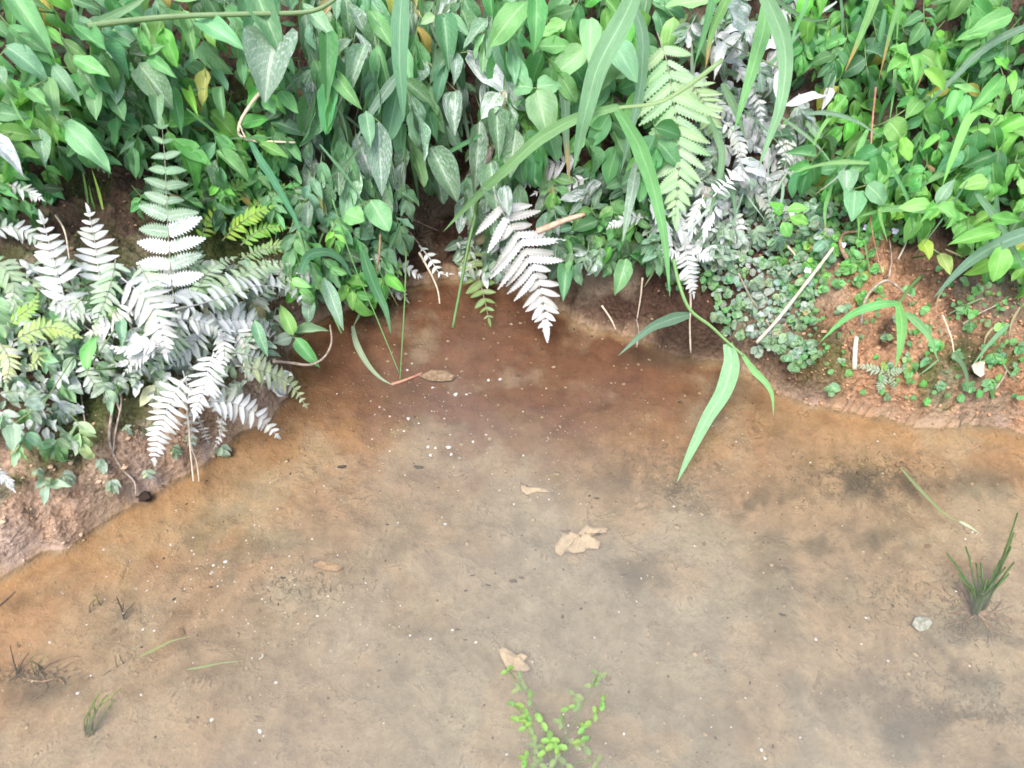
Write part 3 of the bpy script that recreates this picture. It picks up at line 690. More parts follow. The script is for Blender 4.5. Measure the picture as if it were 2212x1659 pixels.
fern('bright yellow green lacy ferns filling the hollow left of the cove',
     [([(430, 520), (450, 480), (480, 450), (520, 430)], 30, .04, .07, G_YELL, .03, dict(npair=11)), ([(480, 520), (510, 490), (545, 465), (590, 445)], 32, .05, .09, G_YELL, .03, dict(npair=12)),
      ([(520, 530), (555, 500), (590, 490), (625, 492)], 28, .05, .07, (.17, .38, .06), .08, dict(npair=11)), ([(470, 470), (490, 430), (515, 400), (550, 380)], 28, .04, .07, (.12, .30, .05), .03, dict(npair=10)),
      ([(540, 460), (570, 425), (600, 405), (630, 400)], 26, .04, .06, (.12, .31, .05), .03, dict(npair=10)), ([(560, 540), (600, 530), (635, 535)], 22, .05, .06, (.2, .36, .1), .25, dict(npair=9))])
fern('whitened fern hanging over the middle of the cove, its long tip above the brown water',
     [([(1068, 420), (1092, 468), (1120, 516), (1149, 577), (1168, 632), (1180, 712)], 102, .17, .09, (.36, .36, .36), .80, dict(npair=15, ang=64, plump=1.05))])
fern('submerged green fern dipping into the back of the cove',
     [([(1016, 535), (1026, 570), (1040, 620), (1050, 662), (1058, 700)], 42, .05, .008, (.14, .24, .06), .25, dict(npair=8, ang=82))])
fern('whitened fern scraps hanging in the left corner of the cove',
     [([(800, 560), (840, 562), (880, 580), (912, 600)], 36, .09, .05, W2, .92, dict(npair=9)), ([(905, 530), (930, 560), (950, 590), (978, 592)], 20, .10, .08, W2, .9, dict(npair=6)),
      ([(640, 590), (680, 600), (735, 615)], 26, .10, .08, (.4, .38, .38), .9, dict(npair=8)), ([(830, 600), (860, 625), (880, 650)], 26, .03, .01, (.2, .24, .12), .5, dict(npair=7))])
fern('big pale yellow green fern hanging left of the whitened leaves, with a long plain tip',
     [([(1420, 70), (1440, 130), (1452, 200), (1465, 290), (1466, 370), (1458, 476)], 104, .22, .15, (.24, .42, .21), .42, dict(npair=16, ang=62, plump=1.1))])
fern('second pale fern frond behind the big pale fern, pointing right', [([(1470, 150), (1500, 190), (1530, 240), (1545, 300)], 54, .13, .12, (.26, .42, .18), .5, dict(npair=13))])
fern('grey violet dusted fern in shade above the dark hollow', [([(898, 190), (900, 240), (901, 302), (905, 385)], 40, .08, .07, (.30, .28, .30), .85, dict(npair=14, ang=62))])
fern('dusty white fern curling over the dark hollow, hook shaped', [([(838, 380), (860, 395), (875, 425), (866, 470)], 22, .08, .07, (.4, .38, .4), .95, dict(npair=9, ang=40))])
fern('dusted fern frond half hidden behind the end of the arching blade',
     [([(1250, 345), (1205, 352), (1160, 372), (1118, 405)], 44, .09, .08, (.38, .36, .40), .88, dict(npair=11)), ([(1270, 385), (1220, 400), (1180, 408), (1150, 420)], 30, .07, .07, (.34, .34, .36), .85, dict(npair=9))])
fern('thick white fern frond pointing right in the whitened patch', [([(1540, 425), (1570, 395), (1605, 372), (1666, 388)], 38, .13, .12, W2, 1, dict(npair=13, ang=55))])
fern('loose white dusted fern fronds in the whitened patch behind the broad pale arch',
     [([(1590, 150), (1620, 180), (1640, 225), (1645, 270)], 26, .08, .08, W2, .95, dict(npair=9)), ([(1560, 260), (1590, 290), (1600, 330), (1598, 365)], 26, .08, .08, W2, .9, dict(npair=9)),
      ([(1680, 260), (1700, 300), (1695, 350), (1680, 390)], 26, .06, .06, W2, .85, dict(npair=9)), ([(1540, 200), (1560, 235), (1590, 250), (1625, 255)], 24, .07, .07, (.3, .36, .3), .8, dict(npair=9)),
      ([(1600, 400), (1640, 420), (1660, 450), (1665, 485)], 24, .05, .05, (.3, .36, .3), .8, dict(npair=9)), ([(1560, 450), (1590, 470), (1600, 500), (1598, 530)], 22, .05, .04, W2, .85, dict(npair=8))])
fern('small white fern fan at the foot of the whitened patch, pointing down',
     [([(1478, 520), (1484, 560), (1490, 600), (1499, 640)], 36, .10, .07, W2, 1, dict(npair=11)), ([(1470, 540), (1450, 548), (1432, 540)], 22, .09, .08, W2, .97, dict(npair=7)),
      ([(1490, 545), (1515, 548), (1540, 560)], 22, .09, .08, W2, .97, dict(npair=7))])
fern('bundle of white fern stalks and fronds below the big pale fern',
     [([(1400, 430), (1425, 460), (1440, 500), (1452, 545)], 30, .09, .09, W2, .97, dict(npair=11, ang=40)), ([(1520, 420), (1505, 460), (1490, 500), (1484, 540)], 28, .09, .09, W2, .97, dict(npair=11, ang=40)),
      ([(1470, 430), (1470, 470), (1476, 510), (1480, 548)], 28, .08, .09, W2, .95, dict(npair=11, ang=40)), ([(1390, 470), (1360, 470), (1330, 480), (1312, 492)], 24, .09, .08, W2, .9, dict(npair=9)),
      ([(1545, 440), (1530, 480), (1520, 520)], 22, .08, .08, W2, .95, dict(npair=9, ang=40))])
fern('small grey green star shaped fern growing on the orange earth',
     [([(1912, 806), (1896, 800), (1872, 792), (1850, 790)], 15, .015, .02, (.22, .34, .24), .35, dict(npair=8)), ([(1912, 808), (1906, 822), (1898, 845)], 15, .015, .02, (.22, .34, .24), .35, dict(npair=7)),
      ([(1914, 806), (1935, 802), (1955, 796)], 14, .015, .02, (.22, .34, .22), .3, dict(npair=7)), ([(1914, 808), (1928, 822), (1936, 848)], 12, .015, .02, (.22, .34, .22), .3, dict(npair=7)), ([(1912, 804), (1910, 790), (1908, 778)], 10, .015, .02, G_YELL, .05, dict(npair=6))])
fern('bright green toothed fern tip above the bright lacy ferns', [([(545, 262), (560, 285), (580, 310), (606, 350)], 24, .12, .10, (.16, .40, .07), .03, dict(npair=9, ang=40))])
fern('dusty small fern fragments at the lower left edge', [([(-20, 1010), (5, 1030), (30, 1060)], 22, .05, .03, W2, .95, dict(npair=7, ang=40)), ([(20, 400), (50, 410), (90, 430)], 26, .1, .1, W2, .85, dict(npair=8))])
fern('tiny brown white fern trailing on the mossy earth under the lowest white fern',
     [([(430, 905), (440, 930), (452, 960)], 16, .03, .02, (.4, .36, .36), .85, dict(npair=7)), ([(470, 900), (480, 930), (462, 970)], 16, .03, .02, (.4, .36, .36), .85, dict(npair=7))])

# ------------------------------------------------------------------ leafy shoots
def add_leaf(root, p, tip, w, col, dust, kind='lance', nj=.3, base=None, name_var=False):
    L = (tip - p).length
    M = frame(p, tip, nrm_jit(p, nj, base), L, w, L)
    me_ = R.choice(LEAF[kind])
    k = R.random()
    if name_var and R.random() < .03: col = R.choice([(.30, .30, .05), (.26, .17, .08), (.34, .26, .08)])
    elif name_var: col = tuple(x * y for x, y in zip(col, (1.5, 1.35, 1.1))) if k < .16 else tuple(x * .62 for x in col) if k > .82 else col
    return child('leaf', me_, root, M, shade(col, .20, dust))
def stem_mesh(root, pts, r0, r1, col, dust=.1, mat=None, name='stem'):
    o = ORIG[root]; vs, fs, uv = tube([p - o for p in pts], r0, r1, 4)
    return link(name, mesh(name, vs, fs, mat or M_STEM, uv), root, None, shade(col, .1, dust))
HL = []   # hero leaves: label, stem px, [(base, tip, width, colour, dust, shape)], lift
def hero(label, leaves, lift, kind='lance', name='leafy_shoot'):
    b0 = leaves[0][0]; o = P(b0[0], b0[1], max(0, lift * .5)); root = thing(name, label, 'plant', o, None)
    bases = []
    for lf in leaves:
        (bu, bv), (tu, tv), w, col, du = lf[:5]; kd = lf[5] if len(lf) > 5 else kind
        p = P(bu, bv, lift); r = ray(tu, tv); dp = (p - Vector(CAM)).dot(Vector((0, ca, -sa)))
        dt = min(hit(tu, tv) - .012, dp - .02 + R.uniform(-.02, .03)); q_ = Vector(CAM + r * dt)
        add_leaf(root, p, q_, px2m(w, dp), col, du, kd, .22); bases.append(p)
    back = bases[0] + Vector((R.uniform(-.02, .02), .05, -.05)); 
    pts = [back] + bases
    if len(pts) < 3: pts = [back + Vector((0, .04, -.02)), back, bases[0]]
    stem_mesh(root, pts, .0016, .0011, (.17, .27, .10))
    return root
hero('large pale oval leaf hanging in the very top left corner', [((20, -20), (106, 97), 56, G_PALE, .1)], .30)
hero('bright oval green leaf pointing right below the horizontal culm', [((161, 57), (238, 125), 46, (.10, .30, .12), .05, 'ovate')], .26)
hero('broad light leaf just under the horizontal culm, a narrow leaf hanging beside it', [((420, 40), (519, 88), 50, (.13, .32, .15), .05, 'ovate'), ((400, 32), (430, 152), 27, (.11, .31, .12), .1)], .27)
hero('long pointed leaf hanging over the heart shaped leaf at the top', [((548, -30), (596, 92), 62, (.10, .27, .12), .15, 'ovate')], .30)
hero('big folded heart shaped leaf, bluish and silted, in the upper left middle', [((594, 92), (565, 205), 112, (.13, .25, .19), .32, 'heart')], .26, 'heart')
hero('dull blotched leaf above left of the tall fern tip', [((300, 140), (366, 218), 66, G_GREY, .30, 'ovate'), ((340, 210), (340, 262), 34, G_GREY, .3)], .22)
hero('bluish oval leaf hanging left of the blotched leaf', [((240, 128), (249, 207), 48, G_BLUE, .28, 'ovate')], .22)
hero('bright green leaf pair pointing down right in the upper left mass', [((165, 150), (218, 220), 40, (.11, .32, .12), .08), ((110, 140), (166, 207), 36, G_BLUE, .22)], .23)
hero('two light leaves meeting at their points on the left', [((64, 192), (117, 237), 34, (.12, .31, .13), .08), ((104, 170), (118, 234), 34, (.12, .31, .12), .05)], .22)
hero('dusty wide leaf at the left edge pointing right', [((14, 102), (98, 150), 50, G_BLUE, .18, 'ovate'), ((-15, 140), (12, 180), 40, G_GREY, .4)], .22)
hero('large pale leaf standing out against the dark gap left of the tall fern', [((138, 269), (222, 342), 54, (.14, .32, .16), .12, 'ovate')], .20)
hero('whitened leaf drooping at the left edge', [((-12, 292), (36, 350), 40, G_BLUE, .75), ((84, 278), (97, 350), 42, G_GREY, .42)], .16)
hero('dull leaf pointing down just left of the tall fern tip', [((240, 200), (272, 268), 40, G_MID, .2), ((373, 188), (388, 266), 34, G_MID, .12)], .18)
hero('small light bud leaf cluster with four upright leaflets near the top left',
     [((318, 118), (300, 60), 24, (.14, .38, .12), .05, 'ovate'), ((318, 118), (345, 90), 22, (.13, .36, .12), .05), ((322, 122), (372, 160), 28, (.14, .37, .13), .05, 'ovate'), ((318, 120), (290, 92), 20, (.13, .34, .12), .05)], .24)
hero('small round leaf hanging alone under the heart shaped leaf level', [((477, 188), (478, 250), 28, (.09, .24, .12), .15, 'ovate'), ((408, 196), (420, 236), 22, (.15, .40, .07), .03, 'ovate')], .16)
hero('two broad light leaves pointing down right of the curled dry stalk', [((604, 195), (642, 240), 32, (.11, .31, .11), .05, 'ovate'), ((572, 210), (595, 250), 34, (.10, .29, .11), .05)], .2)
hero('narrow green leaf hanging in the dusty mass near its left side', [((706, 74), (709, 200), 46, (.08, .24, .10), .12)], .24)
hero('long green leaf with white midrib hanging between the two top grass blades', [((958, 30), (972, 146), 54, (.09, .26, .11), .15), ((940, 34), (905, 50), 26, G_PALE, .3), ((968, 34), (1010, 66), 30, G_PALE, .3)], .26)
hero('brightest silted leaf, white along one side, above the dark hollow', [((1010, 112), (1105, 217), 54, (.12, .25, .16), .72, 'ovate'), ((985, 115), (988, 165), 32, G_BLUE, .55)], .24)
hero('large serrated green leaf at the top centre pointing down left', [((1140, 0), (1057, 76), 62, (.12, .34, .12), .05, 'ovate'), ((1158, -12), (1164, 85), 46, (.11, .33, .11), .05, 'ovate')], .28)
hero('two pale rounded leaves left of the slanting broad grass blade', [((1276, 40), (1274, 119), 50, G_PALE, .1, 'ovate'), ((1310, 70), (1377, 168), 62, (.15, .34, .16), .1, 'ovate')], .24)
hero('three leaved cluster of large smooth pale leaves beside the arching blade', [((1160, 194), (1186, 296), 72, (.17, .36, .18), .08, 'ovate'), ((1160, 190), (1220, 166), 50, (.14, .32, .15), .1, 'ovate'), ((1152, 190), (1108, 176), 50, (.13, .30, .15), .12, 'round')], .24)
hero('silt streaked oval leaf standing out over the dark hollow', [((930, 318), (996, 438), 60, (.09, .22, .12), .42, 'ovate')], .22)
hero('long dull leaf hanging at the left of the dark hollow, whitened near its tip', [((817, 262), (825, 422), 62, (.075, .18, .10), .42), ((790, 240), (806, 330), 38, G_GREY, .3)], .20)
hero('narrow dusty leaf hanging straight down beside the streaked oval leaf', [((1036, 262), (1028, 416), 44, (.07, .18, .10), .45), ((1072, 230), (1078, 340), 44, G_GREY, .4)], .19)
hero('dusty leaf bending left with white edges near the wide blade', [((790, 96), (745, 200), 44, G_GREY, .55)], .22)
hero('whitened leaf hooked to the left above the three leaved cluster', [((1080, 200), (1040, 264), 48, G_GREY, .68)], .2)
hero('dusty leaf pair with pale tips right of the wide hanging blade', [((920, 130), (880, 190), 54, G_GREY, .6), ((985, 196), (977, 288), 48, G_BLUE, .62)], .2)
hero('long shaded leaf pair hanging right of the dark hollow', [((1060, 350), (1073, 472), 54, G_GREY, .5), ((1114, 280), (1100, 384), 54, G_GREY, .45), ((1090, 400), (1098, 470), 36, G_GREY, .7)], .16)
hero('light green leaf with wide base at the left corner of the cove', [((800, 432), (842, 503), 56, (.12, .32, .13), .12, 'ovate'), ((745, 460), (790, 480), 50, (.13, .33, .12), .05, 'ovate')], .13)
hero('whitened bubbly round leaf at the top right of centre', [((1612, 55), (1560, 20), 62, (.16, .26, .24), .62, 'round'), ((1600, 70), (1622, 8), 60, (.16, .26, .24), .62, 'round')], .22, 'round')
hero('white coated leaf hanging behind the broad pale arch', [((1690, 150), (1684, 220), 34, (.2, .26, .3), .9, 'ovate'), ((1560, 90), (1552, 140), 26, G_GREY, .85)], .14)
hero('bright shoot of five smooth leaves in the right hand mass',
     [((1964, 118), (1912, 116), 34, (.14, .38, .10), .04, 'ovate'), ((1960, 122), (1910, 170), 36, (.13, .36, .10), .04, 'ovate'), ((1968, 122), (1986, 174), 34, (.14, .40, .10), .03, 'ovate'),
      ((1985, 116), (2055, 140), 34, (.14, .38, .11), .04, 'ovate'), ((1996, 150), (2048, 194), 30, (.16, .42, .09), .03, 'ovate')], .20)
hero('single broad leaf pointing left near the top right corner', [((2190, 28), (2094, 70), 44, (.13, .36, .12), .04, 'ovate')], .24)
hero('glossy light leaf pointing down left with two small ones at the right edge', [((2168, 165), (2110, 230), 36, (.13, .37, .10), .04, 'ovate'), ((2155, 125), (2180, 160), 24, (.15, .42, .07), .02, 'ovate'), ((2185, 155), (2190, 185), 20, (.17, .42, .07), .02, 'ovate')], .22)
hero('small upright leaf pair below the five leaf shoot', [((2070, 192), (2046, 252), 30, (.13, .36, .11), .05, 'ovate'), ((2085, 205), (2084, 255), 28, (.12, .34, .10), .05, 'ovate'), ((2058, 185), (2115, 204), 20, (.13, .36, .12), .04)], .2)
hero('heart shaped leaf drooping over the soil edge on the right bank', [((1846, 412), (1845, 472), 54, (.12, .32, .15), .16, 'heart'), ((1828, 368), (1832, 414), 44, (.12, .29, .16), .28, 'ovate')], .13)
hero('two broad dull leaves right of the heart shaped leaf', [((1872, 400), (1924, 434), 44, (.12, .31, .16), .1, 'round'), ((1866, 380), (1900, 400), 34, (.09, .28, .09), .08, 'ovate')], .12)
hero('long glossy leaf pointing left above the dark blue green blade', [((2162, 500), (2063, 517), 38, (.14, .42, .09), .02, 'ovate'), ((2165, 530), (2152, 610), 50, (.12, .38, .08), .03, 'ovate'), ((2140, 470), (2212, 480), 34, G_BRIGHT, .03)], .14)
hero('light yellow green shoot of five leaves at mid height on the right',
     [((2022, 444), (1968, 428), 34, (.20, .44, .12), .03, 'ovate'), ((2022, 446), (2084, 468), 34, (.17, .42, .10), .08, 'ovate'), ((2024, 440), (2062, 380), 30, (.13, .32, .15), .25), ((2018, 446), (2012, 472), 28, (.17, .42, .09), .03, 'ovate'), ((2020, 440), (2000, 470), 24, G_BRIGHT, .05)], .14)
hero('rounded light leaf pointing left above the glossy long one', [((2135, 390), (2072, 404), 38, (.17, .42, .11), .04, 'ovate'), ((2142, 396), (2160, 442), 32, (.14, .38, .09), .04, 'ovate')], .15)
hero('yellowing leaf hanging over dark soil on the right bank', [((2030, 548), (2056, 586), 30, (.26, .40, .10), .12, 'ovate'), ((1990, 520), (2016, 545), 32, (.22, .38, .04), .03, 'ovate')], .08)
hero('toothed round leaf in the middle of the right hand mass', [((1918, 262), (1962, 300), 54, (.12, .36, .08), .03, 'round'), ((1990, 215), (1960, 250), 40, (.08, .27, .06), .03)], .13)
hero('silted pale leaf pair at the edge of the right hand mass', [((1786, 145), (1800, 192), 26, (.16, .30, .18), .5, 'ovate'), ((1790, 190), (1780, 235), 24, W2, .8), ((1785, 205), (1708, 205), 26, W2, .85)], .16)
hero('four leaved bright sprig low on the right bank near the straw', [((1690, 460), (1665, 440), 30, (.17, .44, .08), .03, 'ovate'), ((1700, 455), (1745, 445), 26, (.16, .40, .08), .03, 'ovate'), ((1706, 470), (1748, 488), 30, (.15, .42, .09), .03, 'ovate'), ((1690, 480), (1708, 515), 30, (.11, .34, .08), .05, 'ovate')], .09)
hero('fresh green three pointed sprig over the left corner of the brown water', [((634, 724), (603, 650), 34, (.16, .42, .13), .03), ((638, 720), (712, 706), 26, (.16, .32, .18), .3), ((638, 730), (688, 796), 34, (.14, .38, .14), .06), ((630, 728), (592, 740), 30, (.18, .3, .2), .5, 'ovate')], .10)
hero('grey blue narrow leaf hanging above the orange notch of the left bank', [((550, 692), (577, 772), 30, G_BLUE, .35)], .1)
hero('silted leaf pair dangling left of the cove with a pink stalk', [((700, 600), (742, 712), 36, G_BLUE, .4), ((670, 640), (660, 700), 34, G_BLUE, .45)], .1)
hero('single green leaf with silvered edge over the reddish bank of the cove', [((1352, 560), (1338, 628), 40, (.08, .27, .10), .22, 'ovate')], .1)
hero('broken green leaf at the water line right of the whitened cove fern', [((1225, 570), (1216, 640), 36, (.10, .28, .13), .15, 'ovate')], .08)
hero('large silted leaf between left edge and the mossy earth', [((160, 770), (130, 830), 26, G_PALE, .6), ((96, 870), (50, 880), 40, (.2, .33, .24), .55, 'ovate'), ((30, 915), (42, 985), 38, (.2, .36, .24), .4, 'ovate')], .07)
hero('grey green rosette on the bare earth above the left shoreline', [((100, 1045), (58, 1050), 22, (.25, .4, .3), .35), ((100, 1045), (162, 1055), 24, (.25, .42, .3), .35), ((98, 1042), (92, 1025), 20, (.25, .4, .3), .35, 'ovate'), ((100, 1048), (90, 1072), 22, (.25, .4, .3), .3), ((104, 1045), (120, 1028), 18, (.25, .4, .3), .35)], .03)
hero('tall green leaf standing in the dusty sprigs on the lower left', [((188, 800), (192, 700), 34, (.16, .42, .14), .05), ((262, 690), (262, 740), 26, G_BLUE, .4)], .12)

ORD_ = 0
ORD = 'first second third fourth fifth sixth seventh eighth ninth tenth eleventh twelfth thirteenth fourteenth fifteenth sixteenth seventeenth eighteenth nineteenth twentieth twenty-first twenty-second twenty-third twenty-fourth twenty-fifth twenty-sixth twenty-seventh twenty-eighth twenty-ninth thirtieth'.split()
def zone(name, where, group, box, n, llen, asp, cols, dust, lift, hang, kinds, nleaf=(4, 6), rows=3, keep=None, spread=34, fan=(22, 75)):
    """scatter shoots over one patch of the bank; label them by row and order"""
    u0, u1, v0, v1 = box; pts = []; k = 0; tries = 0
    md = math.sqrt((u1 - u0) * (v1 - v0) / n) * .72
    while len(pts) < n and tries < n * 60:
        tries += 1; u, v = R.uniform(u0, u1), R.uniform(v0, v1)
        if keep and not keep(u, v): continue
        if all((u - a) ** 2 + (v - b) ** 2 > md * md for a, b in pts): pts.append((u, v))
        elif tries % 25 == 0: md *= .93
    rws = {}
    for p in pts: rws.setdefault(min(rows - 1, int((p[1] - v0) / (v1 - v0) * rows)), []).append(p)
    rn = {1: ['only'], 2: ['upper', 'lower'], 3: ['top', 'middle', 'lowest'], 4: ['top', 'second', 'third', 'lowest']}[rows]
    for r_, lst in sorted(rws.items()):
        lst.sort()
        for j, (u, v) in enumerate(lst):
            lf = R.uniform(*lift); dep = hit(u, v) - lf; L0 = px2m(R.uniform(*llen), dep); c0, du = R.choice(cols), R.uniform(*dust)
            tone = 'whitened' if du > .7 else 'dusty' if du > .35 else 'pale' if c0[0] > .13 else 'dark' if c0[1] < .15 else 'green'
            lab = '%s %s from left, %s row, %s' % (ORD[min(j, 29)], tone + ' shoot', rn[r_], where)
            o = Vector(CAM + ray(u, v) * (hit(u, v) - .005)); top = Vector(CAM + ray(u, v) * dep)
            root = thing(name, lab, 'plant', o, group)
            # stem leans out of the bank and droops
            h_ = math.radians(hang + R.uniform(-spread, spread)); down = Vector((math.sin(h_), -sa * math.cos(h_) * .75, -ca * math.cos(h_) * .9)).normalized()
            if lf > .05:
                mid = o.lerp(top, .55) + Vector((R.uniform(-.01, .01), 0, .02)); sp_ = [o, mid, top, top + down * L0 * .9]
            else: sp_ = [o, o.lerp(top, .5), top, top + down * L0 * .5]
            stem_mesh(root, sp_, .0014, .0008, (.14, .25, .08) if du < .6 else (.3, .3, .28), du * .7)
            nn_ = R.randint(*nleaf)
            for i in range(nn_):
                f = i / nn_; b_ = sp_[2].lerp(sp_[3], f)
                g = (-1 if i % 2 else 1) * math.radians(R.uniform(*fan)) * (1 - f * .6) + h_
                if i == nn_ - 1: g = h_ + R.uniform(-.2, .2)
                dr_ = Vector((math.sin(g), -.45 * math.cos(g), -.80 * math.cos(g) + R.uniform(-.15, .25))).normalized()
                ln = L0 * R.uniform(.7, 1.1); kd = R.choice(kinds); tp = b_ + dr_ * ln
                add_leaf(root, b_, tp, ln * R.uniform(*asp), c0, du + R.uniform(-.2, .14), kd, .62, None, True)
GL = [G_MID, G_MID, G_BRIGHT, (.09, .27, .11), G_DARK]
zone('leafy_shoot', 'in leaves around the tall upright fern tip', 'leafy shoots on the upper left bank', (-70, 640, -90, 130), 44, (70, 108), (.34, .48), GL + [G_PALE, G_BLUE], (0, .28), (.14, .26), 18, ['lance', 'ovate'], (3, 5), 2, None, 26, (12, 55))
zone('leafy_shoot', 'over the dark gaps left of the hollow', 'leafy shoots on the upper left bank', (-70, 660, 130, 300), 46, (64, 96), (.34, .48), GL + [G_BRIGHT], (0, .25), (.06, .16), 12, ['lance', 'ovate'], (4, 6), 2)
zone('dusty_shoot', 'of the dusty mass above the dark hollow', 'dusty shoots above the hollow', (650, 1120, -90, 180), 32, (84, 132), (.30, .42), [G_MID, G_MID, G_GREY, G_BLUE], (.12, .60), (.12, .24), 4, ['lance', 'lance', 'ovate'], (4, 6), 3, None, 18, (6, 40))
zone('dusty_shoot', 'just around the dark hollow', 'dusty shoots above the hollow', (660, 1180, 180, 400), 34, (74, 124), (.30, .42), [G_GREY, G_BLUE, G_DARK, G_MID], (.2, .62), (.06, .15), 2, ['lance', 'lance', 'ovate'], (3, 5), 3, lambda u, v: not (840 < u < 1010 and v > 300), 16, (4, 34))
zone('leafy_shoot', 'between the two large slanting grass blades', 'rounded leaf shoots at the top', (1080, 1440, -90, 330), 30, (74, 100), (.46, .62), [G_MID, G_BRIGHT, G_PALE, (.09, .27, .11)], (.02, .2), (.08, .2), 6, ['ovate'], (3, 5), 3)
zone('whitened_shoot', 'of the whitened patch beside the pale arch', 'whitened shoots right of the pale fern', (1480, 1730, -60, 420), 30, (34, 58), (.36, .6), [G_GREY, G_BLUE, (.2, .25, .24), G_DARK], (.55, 1), (.03, .13), -4, ['ovate', 'lance', 'round'], (4, 7), 4)
zone('bright_shoot', 'in the right hand mass near the top edge', 'bright leafy shoots on the right bank', (1720, 2290, -90, 130), 40, (46, 88), (.42, .58), [G_MID, G_BRIGHT, (.09, .29, .08), G_DARK], (0, .08), (.06, .18), -4, ['ovate'], (4, 6), 2)
zone('bright_shoot', 'in the right hand mass at mid height', 'bright leafy shoots on the right bank', (1770, 2290, 130, 360), 46, (44, 84), (.42, .58), [G_BRIGHT, G_MID, (.12, .34, .08), (.10, .32, .09)], (0, .08), (.04, .14), -6, ['ovate', 'ovate', 'lance'], (4, 6), 3)
zone('bright_shoot', 'at the foot of the right hand mass', 'bright leafy shoots on the right bank', (1880, 2290, 360, 560), 32, (46, 72), (.42, .58), [G_BRIGHT, (.13, .36, .07), (.12, .33, .09)], (0, .08), (.03, .09), -10, ['ovate', 'lance'], (4, 6), 3, lambda u, v: v < 430 + (u - 1900) * .42)
zone('small_shoot', 'in small leaves around the upright fern', 'small leafy shoots on the left bank', (-40, 640, 290, 430), 46, (34, 58), (.40, .52), [G_MID, G_BRIGHT, (.09, .27, .10), G_GREY], (0, .3), (.02, .08), 8, ['ovate', 'lance'], (5, 7), 3, lambda u, v: not (120 < u < 290 and v > 330))
zone('silted_sprig', 'of the silted sprigs on the lower left bank', 'silted sprigs on the lower left bank', (-40, 330, 560, 980), 34, (38, 62), (.40, .52), [(.22, .42, .20), G_PALE, W1, (.18, .38, .18)], (.2, .85), (.02, .07), 0, ['ovate', 'lance'], (5, 8), 4, lambda u, v: v < 830 or (u < 170 and v < 970))
zone('silted_sprig', 'behind the arching white fern', 'silted sprigs behind the white ferns', (330, 600, 560, 840), 20, (36, 60), (.40, .5), [(.2, .30, .2), W2, (.14, .26, .15)], (.5, .95), (.01, .06), 0, ['ovate', 'lance'], (5, 7), 3)
zone('small_shoot', 'in leaves left of the cove water', 'small leafy shoots at the left of the cove', (610, 860, 370, 610), 34, (40, 64), (.42, .55), [G_MID, G_BRIGHT, (.09, .27, .12), G_GREY], (.02, .45), (.03, .10), 4, ['ovate', 'lance'], (4, 6), 3)
zone('small_shoot', 'in leaves between cove fern and white fan', 'small leafy shoots at the right of the cove', (1190, 1440, 360, 560), 34, (36, 58), (.42, .55), [G_MID, (.11, .34, .07), G_GREY, G_DARK], (.05, .6), (.03, .09), 0, ['ovate', 'lance'], (5, 7), 3)
zone('small_shoot', 'right under the dark hollow', 'dusty sprigs at the back of the cove', (985, 1110, 450, 560), 9, (34, 52), (.42, .55), [G_GREY, G_DARK], (.4, .8), (.02, .07), 0, ['ovate', 'lance'], (4, 6), 2, lambda u, v: u > 980 or v > 520)
zone('silted_sprig', 'in grey sprigs below the whitened patch', 'grey sprigs on the right of the cove', (1560, 1790, 380, 520), 28, (22, 36), (.5, .7), [G_GREY, (.2, .32, .22), G_BLUE], (.3, .8), (.01, .05), -6, ['ovate', 'round'], (6, 9), 3)

def slender(where, group, box, n, length, width, lift, cols, dust, lean):
    spots = sorted((R.uniform(box[0], box[1]), R.uniform(box[2], box[3])) for _ in range(n))
    for j, (u, v) in enumerate(spots):
        a = math.radians(R.gauss(lean, 32)); L = R.uniform(*length); k = R.uniform(-.5, .5) * L; c_ = R.choice(cols)
        pts_ = [(u - math.sin(a) * L * .5, v - math.cos(a) * L * .5), (u + k * .35 * math.cos(a), v), (u + math.sin(a) * L * .5 + k * math.cos(a) * .2, v + math.cos(a) * L * .5)]
        bl = [B(pts_, R.uniform(*width), R.uniform(*lift), R.uniform(*lift) * .7, c_, R.uniform(*dust), R.random() < .2, R.uniform(-.5, .5))]
        o_ = P(*pts_[0], bl[0][2]); g_ = grass('%s slender grass leaf from the left, %s' % (ORD[j], where), bl)
        g_['group'] = group
slender('crossing leaves above the upright fern', 'slender grass leaves on the upper left', (0, 640, 0, 300), 12, (90, 200), (6, 12), (.12, .24), [G_MID, G_DARK, (.10, .27, .08)], (0, .2), 5)
slender('hanging in the dusty mass', 'slender grass leaves in the dusty mass', (660, 1230, 20, 420), 16, (110, 240), (5, 13), (.1, .22), [G_MID, G_DARK, G_GREY], (.05, .45), 0)
slender('between pale fern and heart shaped leaf', 'slender grass leaves in the whitened patch', (1480, 1800, 20, 480), 20, (70, 190), (4, 11), (.06, .16), [G_GREY, G_MID, (.2, .28, .2)], (.2, .8), 0)
slender('in the right hand mass', 'slender grass leaves on the right bank', (1780, 2212, 0, 480), 20, (80, 200), (5, 13), (.06, .18), [G_MID, G_DARK, (.12, .33, .09)], (0, .15), 0)
slender('on the soil of the right bank', 'slender grass leaves on the right soil', (1800, 2212, 540, 800), 10, (40, 90), (3, 6), (.01, .03), [(.12, .24, .09), (.26, .24, .14)], (0, .3), 0)
slender('over the small leaves left of the cove', 'slender grass leaves left of the cove', (620, 860, 430, 640), 10, (80, 170), (3, 8), (.05, .12), [G_MID, (.12, .27, .09)], (0, .3), 10)

